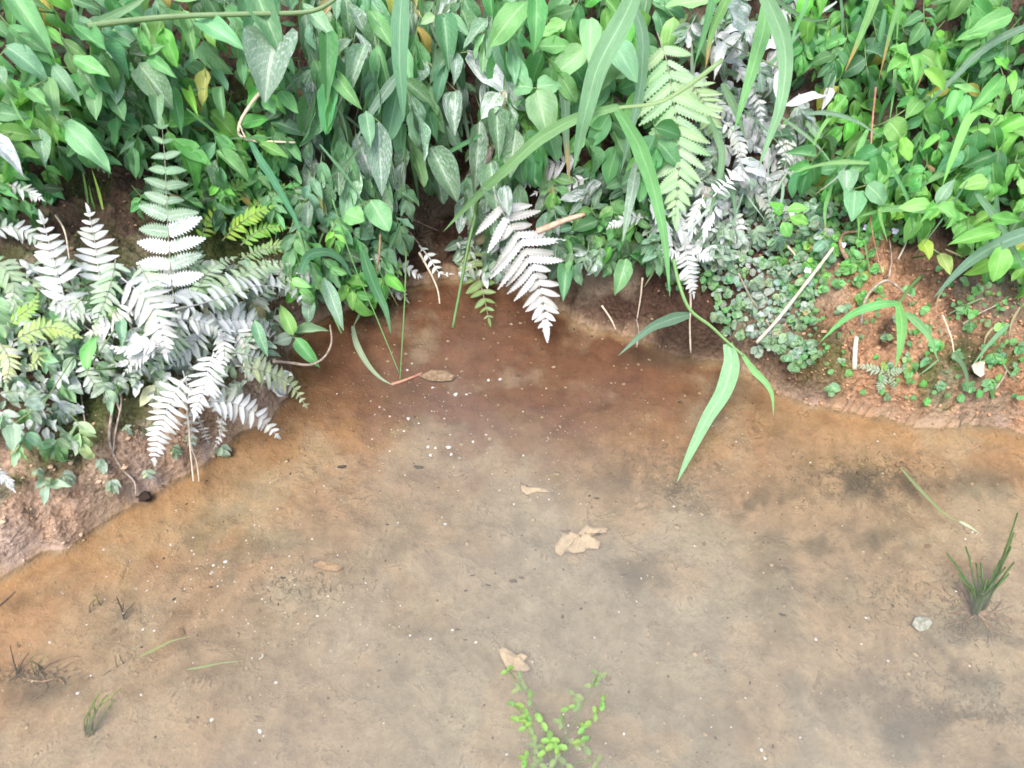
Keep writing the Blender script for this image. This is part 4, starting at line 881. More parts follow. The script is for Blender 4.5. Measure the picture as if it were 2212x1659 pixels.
# small round-leaved creeping plants, one by one where they show largest
zone('creeping_plant', 'in round leaved creepers on the orange earth', 'creeping plants on the right bank', (1690, 1900, 490, 640), 26, (14, 25), (.62, .9), [(.14, .38, .10), (.12, .34, .12), (.13, .36, .09)], (0, .15), (.006, .025), 0, ['round'], (8, 12), 3)
zone('creeping_plant', 'in grey creepers beside the thick straw', 'creeping plants right of the cove', (1540, 1760, 540, 820), 40, (13, 24), (.62, .9), [(.16, .31, .17), (.2, .32, .24), (.14, .28, .14)], (.15, .55), (.006, .03), 0, ['round'], (8, 12), 4, lambda u, v: v < 700 + (u - 1540) * .55 and v > 500 + (u - 1540) * .2)
zone('creeping_plant', 'in scattered creepers on the dark right soil', 'creeping plants at the right edge', (1960, 2230, 600, 830), 22, (17, 26), (.6, .8), [(.12, .34, .12), (.13, .32, .14)], (0, .2), (.006, .02), 0, ['round', 'ovate'], (5, 8), 3)
zone('creeping_plant', 'of sparse creepers near the grass sprout', 'sparse creeping plants on the orange earth', (1760, 1960, 650, 860), 12, (16, 24), (.6, .9), [(.18, .34, .2), (.14, .32, .14)], (.1, .4), (.005, .015), 0, ['round', 'ovate'], (2, 5), 3)
zone('creeping_plant', 'of small sprigs on the left mossy earth', 'sprigs on the left mossy earth', (0, 480, 880, 1040), 14, (18, 30), (.45, .6), [(.22, .34, .24), (.18, .3, .18)], (.3, .7), (.005, .02), 0, ['ovate', 'lance'], (4, 7), 2, lambda u, v: v < 1120 - u * .3)

# ------------------------------------------------------------------ stuff: leaves too dense to count
def mass(name, label, boxes, mat_kind, colour_fn, size, asp, lifts, mat, kinds=('ovate', 'lance'), keep=None, hang=0):
    """all leaves of one uncountable mass in one mesh, per-leaf colour in a colour attribute"""
    vs, fs, uvs, cols_ = [], [], [], []; nv = 0
    for (u0, u1, v0, v1, n) in boxes:
        for _ in range(n):
            u, v = R.uniform(u0, u1), R.uniform(v0, v1)
            if keep and not keep(u, v): continue
            hh = hit(u, v); dep = hh - R.uniform(*lifts); p = Vector(CAM + ray(u, v) * dep)
            g = math.radians(hang + R.gauss(0, 45)); dr_ = Vector((math.sin(g), -.5 * math.cos(g), -.7 * math.cos(g) + R.uniform(-.2, .4))).normalized()
            L = px2m(R.uniform(*size), dep); rw = R.choice(LEAFRAW[R.choice(kinds)])
            M = np.array(frame(p, p + dr_, nrm_jit(p, .5), L, L * R.uniform(*asp), L))
            a_ = np.array(rw[0]); a_ = a_ @ M[:3, :3].T + M[:3, 3]
            vs.append(a_); fs.append(np.array(rw[1]) + nv); nv += len(a_); uvs.append(np.array(rw[2]))
            c_ = colour_fn(u, v); cols_.append(np.tile(np.array(c_), (len(a_), 1)))
    me_ = bulk(name, np.concatenate(vs), np.concatenate(fs), mat, np.concatenate(uvs))
    at_ = me_.color_attributes.new('tint', 'FLOAT_COLOR', 'POINT'); at_.data.foreach_set('color', np.concatenate(cols_).astype(np.float32).ravel())
    return tag(link(name, me_), label, None, kind='stuff')
def mass_material():
    m_ = M_LEAF.copy(); m_.name = 'mass_leaf'; t_ = m_.node_tree
    oi = [n for n in t_.nodes if n.type == 'OBJECT_INFO'][0]; a_ = t_.nodes.new('ShaderNodeAttribute'); a_.attribute_name = 'tint'
    ge = t_.nodes.new('ShaderNodeNewGeometry')
    for l in list(t_.links):
        if l.from_node == oi:
            src = {'Color': a_.outputs['Color'], 'Alpha': a_.outputs['Alpha'], 'Random': ge.outputs['Random Per Island']}.get(l.from_socket.name)
            if src is not None: to = l.to_socket; t_.links.remove(l); t_.links.new(src, to)
    return m_
M_MASS = mass_material()
def dusty_at(u, v):
    d = 0
    d = max(d, .55 * math.exp(-((u - 930) / 240) ** 2) * (1 if v < 560 else .8)); d = max(d, .95 * math.exp(-((u - 1590) / 120) ** 2 - ((v - 300) / 260) ** 2))
    if u < 620 and v > 540: d = .85
    return d
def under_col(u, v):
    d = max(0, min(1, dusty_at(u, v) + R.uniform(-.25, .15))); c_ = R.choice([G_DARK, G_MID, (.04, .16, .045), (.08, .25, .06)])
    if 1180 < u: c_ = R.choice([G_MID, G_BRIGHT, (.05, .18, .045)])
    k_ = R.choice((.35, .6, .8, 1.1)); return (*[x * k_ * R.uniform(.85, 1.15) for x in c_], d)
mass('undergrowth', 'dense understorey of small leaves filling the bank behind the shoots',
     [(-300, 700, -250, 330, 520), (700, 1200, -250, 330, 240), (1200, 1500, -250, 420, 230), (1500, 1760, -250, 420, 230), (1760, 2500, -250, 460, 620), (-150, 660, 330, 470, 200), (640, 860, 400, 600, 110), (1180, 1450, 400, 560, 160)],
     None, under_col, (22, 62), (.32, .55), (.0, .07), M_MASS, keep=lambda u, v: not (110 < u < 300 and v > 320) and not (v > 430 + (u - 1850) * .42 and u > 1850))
def cov_col(u, v):
    g = max(0, 1 - abs(u - 1640) / 130)
    c_ = R.choice([(.13, .34, .10), (.10, .30, .08), (.14, .32, .13)]) if R.random() > g else R.choice([(.20, .34, .24), (.24, .38, .28)])
    return (*[x * R.uniform(.8, 1.35) for x in c_], max(0, min(1, .6 * g + R.uniform(-.2, .15))))
mass('ground_cover', 'mat of tiny round leaves creeping over the right bank',
     [(1540, 1760, 420, 780, 760), (1740, 1980, 330, 520, 500), (1700, 1880, 480, 610, 170), (1440, 1600, 560, 620, 60), (1960, 2300, 560, 860, 130), (1760, 1960, 620, 880, 40)],
     None, cov_col, (9, 20), (.7, .95), (.0, .02), M_MASS, ('round', 'round', 'ovate'), keep=lambda u, v: v < 690 + (u - 1540) * .5)
mass('low_weeds', 'silt covered low weeds matted under the white ferns',
     [(-60, 600, 560, 830, 800), (-60, 160, 800, 960, 90), (1400, 1580, 400, 560, 500), (600, 860, 560, 640, 120), (980, 1120, 490, 590, 90)],
     None, lambda u, v: (*R.choice([(.22, .40, .22), (.18, .34, .18), (.32, .40, .30)]), R.uniform(.3, .9)), (18, 40), (.35, .5), (.0, .06), M_MASS, ('lance', 'ovate'), keep=lambda u, v: not (u < 260 and 470 < v < 560))

# moss: short needles where the soil carries moss
mv, mf = [], []; sel = np.argwhere(MOSS > .35)
sel = [tuple(s) for s in sel if abs(X[tuple(s)]) < 1.7]
R.shuffle(sel)
for (j, i) in (sel * 4)[:26000]:
    x, y = X[j, i] + R.uniform(-.004, .004), Y[j, i] + R.uniform(-.004, .004); z = zsample(x, y); a = R.uniform(0, 6.28); L = R.uniform(.003, .007); k = len(mv)
    mv += [(x - .0007 * math.cos(a), y - .0007 * math.sin(a), z - .001), (x + .0007 * math.cos(a), y + .0007 * math.sin(a), z - .001), (x + R.uniform(-.003, .003), y + R.uniform(-.003, .003), z + L)]
    mf.append((k, k + 1, k + 2))
M_MOSS = plain('moss', (.05, .075, .015), (.13, .17, .035), .9, 80)
if mv: tag(link('moss', bulk('moss', mv, mf, M_MOSS)), 'short green moss on the earth above the shoreline', None, kind='stuff')

# ------------------------------------------------------------------ lumps
def lump(r, sx=1, sy=1, sz=.6, rough=.25, n=1, seed=None):
    import bmesh
    bm = bmesh.new(); bmesh.ops.create_icosphere(bm, subdivisions=n, radius=1)
    for v in bm.verts:
        k = 1 + R.uniform(-rough, rough); v.co = Vector((v.co.x * sx * k * r, v.co.y * sy * k * r, v.co.z * sz * k * r))
    vs = [tuple(v.co) for v in bm.verts]; fs = [tuple(v.index for v in f.verts) for f in bm.faces]; bm.free(); return vs, fs
LUMPS = [lump(1, R.uniform(.7, 1.5), R.uniform(.6, 1.1), R.uniform(.35, .7), .42) for _ in range(10)]
def scatter(name, label, mat, n, pick, size, zoff, flat=1.0, kind='stuff'):
    vs, fs = [], []; nv = 0
    for _ in range(n):
        x, y = pick(); r = R.uniform(*size) * (R.random() ** 1.5 + .3); a = R.uniform(0, 6.28); lv, lf = R.choice(LUMPS)
        z = zoff(x, y, r)
        if z is None: continue
        A = np.array(lv) * r; A[:, 2] *= flat; ca_, sa_ = math.cos(a), math.sin(a)
        B_ = A.copy(); B_[:, 0] = A[:, 0] * ca_ - A[:, 1] * sa_ + x; B_[:, 1] = A[:, 0] * sa_ + A[:, 1] * ca_ + y; B_[:, 2] += z
        vs.append(B_); fs.append(np.array(lf) + nv); nv += len(B_)
    return tag(link(name, bulk(name, np.concatenate(vs), np.concatenate(fs), mat)), label, None, kind=kind)
def sdist(x, y):
    i = int(np.clip(np.searchsorted(gx, x), 0, len(gx) - 1)); j = int(np.clip(np.searchsorted(gy, y), 0, len(gy) - 1)); return SD[j, i]
def pick_land(x0, x1, dmax):
    def f():
        for _ in range(200):
            x, y = R.uniform(x0, x1), R.uniform(.3, 1.7)
            if 0 < sdist(x, y) < dmax: return x, y
        return x, y
    return f
on_bed = lambda x, y, r: zsample(x, y) + r * .1 if sdist(x, y) < -.005 else None
on_land = lambda x, y, r: zsample(x, y) + r * .15 if sdist(x, y) > 0 else None
scatter('soil_crumbs', 'crumbs of orange earth on the right bank', M_CLODA, 1500, pick_land(.42, 1.3, .22), (.0012, .0052), on_land)
scatter('soil_crumbs', 'crumbs of pale orange earth above the left shoreline', M_CLODB, 700, pick_land(-1.2, -.4, .09), (.0012, .005), on_land)
M_BROWN = plain('brown_crumb', (.12, .075, .05), (.24, .16, .11), .95, 120)
scatter('soil_crumbs', 'crumbs of dark brown earth on the bank', M_BROWN, 1900, pick_land(-1.2, 1.4, .35), (.0012, .006), on_land)
scatter('silt_crumbs', 'grains of silt lying over the pond bed', plain('silt_grain', (.26, .19, .12), (.42, .32, .21), .95, 150), 2600, lambda: (R.uniform(-1.1, 1.2), R.uniform(.3, 1.25)), (.001, .004), on_bed, .6)
scatter('dark_bits', 'tiny dark bits of debris on the pond bed', M_DARK, 900, lambda: (R.gauss(.1, .5), R.uniform(.3, 1.25)), (.0008, .0024), on_bed, .5)
CL = [(150 + 300, 1230, 90), (640, 1290, 110), (960, 900, 110), (850, 880, 80), (960, 1000, 90), (760, 1330, 120), (420, 1300, 90), (1180, 1040, 60), (1230, 960, 60), (560, 1180, 60), (1200, 1620, 90), (300, 1290, 120)]
def pick_white():
    if R.random() < .72:
        u, v, s = R.choice(CL); u, v = R.gauss(u, s * .85), R.gauss(v, s * .6)
    else: u, v = R.uniform(0, 2212), R.uniform(820, 1659)
    p = water_pt(u, v); return p[0], p[1]
scatter('white_specks', 'dusting of tiny white specks floating on the water', M_WHITE, 560, pick_white, (.0006, .0017), lambda x, y, r: .0006 if sdist(x, y) < -.03 else None, .5)

FL = [bpy.data.meshes.new('x')]; FL = [mesh('fleck', *lump(1, 1, .75, .25, .3), M_WHITE) for _ in range(5)]
fleck_px = [(487, 1214, 11), (462, 1222, 8), (456, 1240, 6), (418, 1162, 5), (1110, 1090, 6), (962, 1133, 8), (1055, 822, 9), (1080, 820, 10), (985, 852, 13), (1008, 853, 7), (935, 838, 8), (882, 905, 10), (842, 900, 6),
            (873, 932, 7), (842, 975, 6), (925, 966, 10), (941, 968, 8), (970, 967, 14), (1022, 955, 8), (975, 982, 9), (930, 984, 9), (880, 800, 8), (820, 880, 6), (1130, 890, 5), (562, 1580, 13), (458, 1555, 11),
            (597, 1475, 9), (168, 1498, 9), (108, 1388, 7), (197, 1460, 6), (545, 1422, 5), (310, 1360, 8), (600, 1100, 5), (1028, 1388, 8), (1095, 1630, 7), (1186, 1080, 6), (1500, 1180, 5), (1870, 1335, 7), (2100, 1150, 6), (2085, 1165, 6),
            (1860, 1392, 6), (1762, 1382, 8), (1918, 1428, 6), (2065, 1278, 6), (1645, 1620, 9), (1652, 1638, 8), (1728, 1594, 6), (1375, 1300, 4), (730, 1200, 5), (340, 1225, 5), (415, 1190, 5), (675, 1165, 6), (1385, 1250, 5), (1455, 1095, 6), (1615, 1065, 5),
            (1590, 955, 5), (790, 1260, 5), (1130, 985, 6), (1180, 840, 5), (905, 915, 6), (960, 905, 5), (1050, 940, 6), (860, 1130, 5), (700, 1050, 5), (550, 1135, 5), (1560, 870, 4), (1750, 1000, 6), (2212, 1180, 5)]
def fleck_where(u, v):
    if u > 1600: return 'in the right third of the pond'
    if v < 870 and u > 700: return 'in the brown water nearest the cove'
    if v < 1000 and u > 700: return 'of the cluster in the brown water'
    if v < 1200 and u > 700: return 'between the cluster and the three lobed leaf'
    if v < 1260: return 'on the ochre silt off the left bank'
    return 'in the lower left water' if u < 700 else 'around the bright submerged plant'
fg = {}
for (u, v, s) in fleck_px:
    p = water_pt(u, v)
    if sdist(p[0], p[1]) > -.01: continue
    fg.setdefault(fleck_where(u, v), []).append((u, v, s, p))
for wh, lst in fg.items():
    lst.sort(key=lambda e: e[0])
    for k, (u, v, s, p) in enumerate(lst):
        dep = hit(u, v); r = px2m(s, dep) / 2
        o = link('white_fleck', R.choice(FL), None, Matrix.Translation((p[0], p[1], .0012)) @ Matrix.Rotation(R.uniform(0, 6.28), 4, 'Z') @ Matrix.Diagonal((r, r, r * .8, 1)))
        tag(o, '%s white fleck from the left %s' % (ORD[k], wh), 'fleck', 'white flecks floating on the pond')

CM = [mesh('pebble', *lump(1, 1.1, .85, .55, .14, 2), M_CLOD) for _ in range(3)]
peb = [(1437, 961, 15, 'round orange pebble on the bed left of the trailing grass tip'), (1705, 1010, 12, 'small brown pebble right of the trailing grass tip on the bed'), (2004, 1180, 12, 'tan pebble near the upper right of the shallow water'),
       (1315, 1468, 10, 'flat tan pebble just right of the lower silted leaf'), (1735, 1172, 9, 'single orange pebble in the right middle of the bed'), (1530, 1430, 13, 'pale orange pebble on the bed below the clump of algae'),
       (245, 1365, 14, 'flat orange stone on the bed beside the small dark twig sprout'), (38, 1395, 9, 'small orange chip on the bed near the left edge'), (390, 1365, 18, 'long ochre stone on the bed right of the twig sprout'),
       (1310, 1465, 9, 'little ochre pebble close to the flat tan one'), (1520, 1175, 10, 'beige pebble between the two clumps of algae'), (1085, 1673, 12, 'beige pebble at the bottom edge')]
for (u, v, s, lab) in peb[:11]:
    p = P(u, v, 0, True); r = px2m(s, hit(u, v, True)) * .5
    tag(link('pebble', R.choice(CM), None, Matrix.Translation(p + Vector((0, 0, r * .1))) @ Matrix.Rotation(R.uniform(0, 6.28), 4, 'Z') @ Matrix.Diagonal((r * 1.3, r, r * .6, 1))), lab, 'pebble')
DM = [mesh('dark_lump', *lump(1, 1.4, .6, .5, .3), M_DARK) for _ in range(3)]
dk = [(1109, 1257, 9, 'black speck pair in the middle of the pond'), (1055, 1266, 6, 'oval black bit left of the speck pair'), (1127, 1250, 6, 'small black bit right of the speck pair'), (988, 1362, 5, 'round black bit above the lower silted leaf'),
      (1005, 1384, 4, 'tiny black bit beside a white fleck'), (1348, 1243, 6, 'dark bit below the silted leaf'), (1288, 1078, 6, 'dark curled bit above the silted leaf'), (838, 1135, 4, 'dark speck left of the silted leaf'), (456, 1270, 4, 'black dot near the white fleck cluster on the left'),
      (612, 1250, 6, 'dark bit on the ochre patch at left'), (1020, 1245, 5, 'dark dot close above the oval bit'), (905, 1011, 10, 'dark slender bit below the floating white flecks'), (740, 1010, 9, 'dark smear left of the slender bit'), (1690, 1330, 7, 'dark greenish bit on the right side of the bed'), (820, 1450, 4, 'black dot below the ochre patch')]
for (u, v, s, lab) in dk:
    p = P(u, v, 0, True); r = px2m(s, hit(u, v, True)) * .8
    tag(link('debris_bit', R.choice(DM), None, Matrix.Translation(p + Vector((0, 0, .003))) @ Matrix.Rotation(R.uniform(-.5, .5), 4, 'Z') @ Matrix.Diagonal((r, r, r * .7, 1))), lab, 'debris')

# silted dead leaves: outline, real thickness, crumpled
def crumple(label, px, name='dead_leaf', mat=None, lift=.012, amp=.008):
    import bmesh
    c_ = np.mean(px, axis=0); o = P(c_[0], c_[1], 0, True); o.z += lift; dep = (o - Vector(CAM)).dot(Vector((0, ca, -sa)))
    ring = []
    for (u, v) in px:
        r = ray(u, v); t_ = (o.z - HC) / r[2]; q_ = Vector(CAM + r * t_) - o; ring.append(q_)
    bm = bmesh.new(); n = len(ring); tops = []; bots = []
    for k, f in enumerate((1, .82, .6, .36, .14)):
        zs = [R.uniform(-.35, 1) * amp * (1.1 - f) + math.sin(i * 1.7 + k) * amp * .4 for i in range(n)]
        jt = [R.uniform(.94, 1.05) if k else 1 for _ in range(n)]
        tops.append([bm.verts.new((q_.x * f * g_, q_.y * f * g_, z_)) for q_, z_, g_ in zip(ring, zs, jt)])
        bots.append([bm.verts.new((q_.x * f * g_, q_.y * f * g_, z_ - .002)) for q_, z_, g_ in zip(ring, zs, jt)])
    for a, b_ in zip(tops, tops[1:]):
        for i in range(n): bm.faces.new((a[i], a[(i + 1) % n], b_[(i + 1) % n], b_[i]))
    for a, b_ in zip(bots, bots[1:]):
        for i in range(n): bm.faces.new((a[(i + 1) % n], a[i], b_[i], b_[(i + 1) % n]))
    for i in range(n): bm.faces.new((tops[0][(i + 1) % n], tops[0][i], bots[0][i], bots[0][(i + 1) % n]))
    bm.faces.new(tops[-1]); bm.faces.new(bots[-1][::-1])
    bmesh.ops.recalc_face_normals(bm, faces=bm.faces[:])
    me_ = bpy.data.meshes.new(name); bm.to_mesh(me_); bm.free(); me_.materials.append(mat or M_SILT)
    me_.polygons.foreach_set('use_smooth', [True] * len(me_.polygons))
    return tag(link(name, me_, None, Matrix.Translation(o)), label, 'leaf')
crumple('pale silted dead leaf with three ragged lobes in the middle of the pond', [(1198, 1180), (1215, 1160), (1205, 1142), (1225, 1150), (1245, 1155), (1262, 1140), (1270, 1130), (1285, 1138), (1315, 1142), (1308, 1152), (1282, 1150), (1276, 1162), (1298, 1172), (1292, 1186), (1268, 1182), (1262, 1192), (1240, 1196), (1222, 1188), (1212, 1200), (1200, 1194)])
crumple('pale silted dead leaf just above the submerged bright plant', [(1076, 1405), (1088, 1399), (1104, 1406), (1118, 1416), (1130, 1412), (1140, 1420), (1132, 1428), (1148, 1444), (1136, 1452), (1118, 1450), (1104, 1444), (1092, 1438), (1084, 1424)])
crumple('faint brown dead leaf scrap left above the three lobed one', [(1120, 1040), (1130, 1050), (1150, 1052), (1180, 1056), (1190, 1064), (1160, 1062), (1140, 1068), (1128, 1062)], lift=.004, amp=.003)
crumple('greyish sunken leaf near the pink stalk in the brown water', [(905, 812), (930, 800), (965, 800), (985, 812), (975, 822), (950, 824), (925, 820)], mat=M_ROOT, lift=.006, amp=.004)
crumple('small curled tan leaf on dark soil at the right edge', [(2098, 790), (2110, 782), (2122, 792), (2130, 806), (2118, 815), (2104, 806)], mat=M_STRAW, lift=.02, amp=.006)
crumple('dull pinkish scrap on the dark bed left of centre', [(676, 1222), (690, 1212), (720, 1215), (742, 1225), (730, 1234), (700, 1232)], mat=M_CLOD, lift=.004, amp=.004)
sh_ = crumple('whitish half shell lying on the bed at the right', [(1970, 1348), (1976, 1336), (1990, 1330), (2008, 1334), (2014, 1346), (2004, 1360), (1986, 1364)], name='shell', mat=M_SHELL, lift=.008, amp=.004); sh_['category'] = 'shell'

# ------------------------------------------------------------------ twigs, straws, stalks, roots
def stick(label, px, w, l0, l1, mat, name='twig', cat='twig', branches=(), bed=False, taper=.6):
    pts, d = path(px, l0, l1, bed, clear=.002); r = px2m(w, d.mean()) / 2; o = pts[0].copy()
    if not branches:
        vs, fs, uv = tube([p - o for p in pts], r, r * taper, 6, .25)
        return tag(link(name, mesh(name, vs, fs, mat, uv), None, Matrix.Translation(o)), label, cat)
    root = thing(name, label, cat, o)
    for k, (bp_, bw, b0, b1) in enumerate([(px, w, l0, l1)] + list(branches)):
        pts, d = path(bp_, b0, b1, bed, clear=.002); r = px2m(bw, d.mean()) / 2
        vs, fs, uv = tube([p - o for p in pts], r, r * taper, 5, .25); link('stalk' if k == 0 else 'side_branch', mesh('stalk', vs, fs, mat, uv), root)
    return root
stick('thick pale straw leaning across the grey creepers on the right', [(1634, 740), (1680, 690), (1735, 620), (1770, 575), (1800, 535)], 8, .045, .045, M_STRAW, 'straw', 'straw', taper=.9)
stick('upright pale straw stump on the orange earth', [(1846, 798), (1847, 760), (1850, 728)], 11, .006, .012, M_STRAW, 'straw', 'straw', taper=1)
stick('bent grey green stalk arching above the orange earth', [(1860, 700), (1868, 650), (1890, 620), (1918, 606), (1950, 628), (1974, 646)], 7, .03, .03, M_TWIG, 'stalk', 'stalk')
stick('slender reddish stalk running down through the right bank', [(1892, 188), (1884, 270), (1880, 353), (1878, 440), (1886, 510), (1906, 597)], 5, .14, .02, M_REDSTEM, 'stalk', 'stalk')
stick('thin pale root hanging from the white fan to the water', [(1488, 596), (1492, 650), (1490, 700), (1492, 762)], 6, .05, .02, M_STRAW, 'root', 'root')
stick('pale root fragment hanging on the reddish bank', [(1388, 600), (1384, 640), (1376, 690)], 5, .03, .01, M_STRAW, 'root', 'root')
stick('curled pink brown dry stalk below the heart shaped leaf', [(566, 195), (540, 228), (520, 262), (517, 290), (545, 304), (590, 306), (638, 308)], 9, .18, .12, M_STRAW, 'stalk', 'stalk', branches=[([(545, 304), (530, 296), (518, 270)], 5, .16, .17)])
stick('rolled orange brown dead grass leaf above the cove fern', [(1160, 500), (1190, 488), (1225, 474), (1262, 463)], 15, .17, .15, M_RUST, 'dead_leaf', 'leaf', taper=.7)
stick('orange dry grass stalk at the left of the cove', [(822, 505), (818, 560), (812, 592)], 5, .12, .10, M_CLOD, 'stalk', 'stalk')
stick('grey looping stalk bending over the brown water by the left notch', [(590, 780), (630, 784), (670, 788), (700, 772), (716, 740), (713, 702)], 7, .05, .09, M_TWIG, 'stalk', 'stalk')
stick('thin root dangling into the cove from the whitened scraps', [(905, 545), (930, 590), (945, 625), (950, 656)], 5, .1, .03, M_STRAW, 'root', 'root')
stick('forked roots trailing down the mossy earth on the left', [(262, 815), (252, 850), (240, 900), (238, 960), (262, 1010), (290, 1040), (294, 1068)], 8, .03, .01, M_TWIG, 'root', 'root',
      branches=[([(258, 820), (262, 870), (250, 930), (244, 980)], 6, .03, .01), ([(240, 850), (190, 840), (160, 845)], 4, .02, .01), ([(250, 860), (262, 900)], 4, .02, .01)])
stick('whitened stem dangling from the lowest white fern to a rotten tip at the water', [(400, 850), (408, 920), (412, 980), (418, 1040)], 6, .05, .02, M_STRAW, 'stalk', 'stalk', branches=[([(412, 960), (425, 1000), (430, 1040)], 4, .03, .01)])
stick('dark twig poking in at the left edge over the shallow bed', [(-10, 1316), (12, 1298), (33, 1278)], 5, .01, .02, M_DARK)
stick('small dark forked twig sprout rising from the bed on the left', [(268, 1338), (264, 1320), (256, 1300), (252, 1290)], 4, .004, .04, M_DARK, branches=[([(266, 1335), (275, 1318), (292, 1302)], 3, .004, .03), ([(264, 1325), (266, 1310), (268, 1295)], 2.5, .01, .03)], bed=True)
stick('small reed like dark sprout on the bed near the left edge', [(38, 1455), (30, 1430), (22, 1395)], 3.5, .003, .03, M_DARK, branches=[([(38, 1455), (48, 1430), (62, 1410)], 3, .003, .02)], bed=True)
stick('long dark root lying on the bed at the lower left', [(60, 1468), (90, 1472), (125, 1466), (140, 1478)], 5, .004, .004, M_ROOT, 'root', 'root', bed=True)
stick('thin hooked white stalk on the bed left of the submerged plant', [(560, 1424), (568, 1418), (566, 1412)], 4, .01, .01, M_WHITE, 'stalk', 'stalk', bed=True)
for (pp, w_, m_, lab) in [([(1300, 660), (1320, 690), (1330, 712)], 5, M_STRAW, 'straw fragment leaning on the reddish cove bank'), ([(1595, 590), (1620, 640), (1640, 668)], 4, M_TWIG, 'thin stick in the grey creepers by the cove'),
      ([(1920, 600), (1926, 560), (1922, 520)], 4, M_TWIG, 'upright brown stick above the bent stalk'), ([(2080, 700), (2110, 680), (2150, 660)], 5, M_TWIG, 'brown stick on the dark right soil'), ([(1830, 560), (1815, 530), (1822, 505), (1850, 500)], 10, M_ROOT, 'thick hooked brown root among the creepers'),
      ([(1940, 560), (1955, 530), (1962, 510)], 4, M_STRAW, 'short straw at the foot of the right hand mass'), ([(2036, 680), (2055, 730), (2062, 775)], 4, M_STRAW, 'pale straw slanting down the dark right soil'), ([(860, 470), (900, 520), (922, 548)], 4, M_TWIG, 'grey twig crossing the dark hollow'),
      ([(840, 455), (900, 478), (950, 500)], 4, M_TWIG, 'long grey twig lying across the dark hollow'), ([(1700, 530), (1720, 560), (1700, 600)], 6, M_STRAW, 'bleached curled straw over the grey creepers'), ([(175, 850), (180, 890), (186, 925)], 4, M_TWIG, 'thin pale twig hanging on the left bank'),
      ([(1165, 690), (1180, 675), (1195, 662)], 4, M_STRAW, 'pale straw lying at the cove shoreline'), ([(120, 465), (140, 500), (150, 560)], 5, M_STRAW, 'whitened stalk left of the small bright tuft'), ([(2150, 840), (2165, 820), (2175, 800)], 5, M_TWIG, 'short grey stick near the right edge'),
      ([(1655, 690), (1668, 720), (1670, 745)], 4, M_TWIG, 'thin root curling under the thick straw'), ([(1375, 750), (1380, 720), (1375, 690)], 4, M_TWIG, 'dead root at the reddish water edge')]:
    stick(lab, pp, w_, .02, .02, m_)
# bank holes with rotten matter at the shoreline
for (u, v, s, lab) in [(308, 1070, 13, 'black rotten plug in the left shoreline')]:
    p = P(u, v); r = px2m(s, hit(u, v))
    tag(link('mud_lump', mesh('mud_lump', *lump(1, 1.2, .8, .9, .3, 3), M_MUD), None, Matrix.Translation(p - Vector((0, 0, r * .3))) @ Matrix.Diagonal((r, r, r, 1))), lab, 'mud')
# tiny violet flowers on the right bank
for (u, v, lab) in [(1768, 490, 'tiny violet flower left of the red stalk'), (1872, 492, 'tiny violet flower touching the red stalk'), (1820, 528, 'small violet flower over bare soil'), (1934, 498, 'larger pale violet flower right of the red stalk'), (1745, 585, 'faint violet flower in the grey creepers'), (172, 880, 'tiny blue violet flower on the left bank')]:
    o = P(u, v, .02); root = thing('small_flower', lab, 'flower', o)
    for k in range(4):
        a = k * 1.57 + R.random(); tip = o + Vector((math.cos(a), math.sin(a) * .6 - .2, math.sin(a) * .5)).normalized() * .007
        ob = child('petal', LEAF['round'][0], root, frame(o, tip, VIEW, .007, .006)); ob.material_slots[0].link = 'OBJECT'; ob.material_slots[0].material = M_PETAL
    stem_mesh(root, [o, o + Vector((0, .005, -.01)), P(u, v, 0)], .0006, .0005, G_MID)

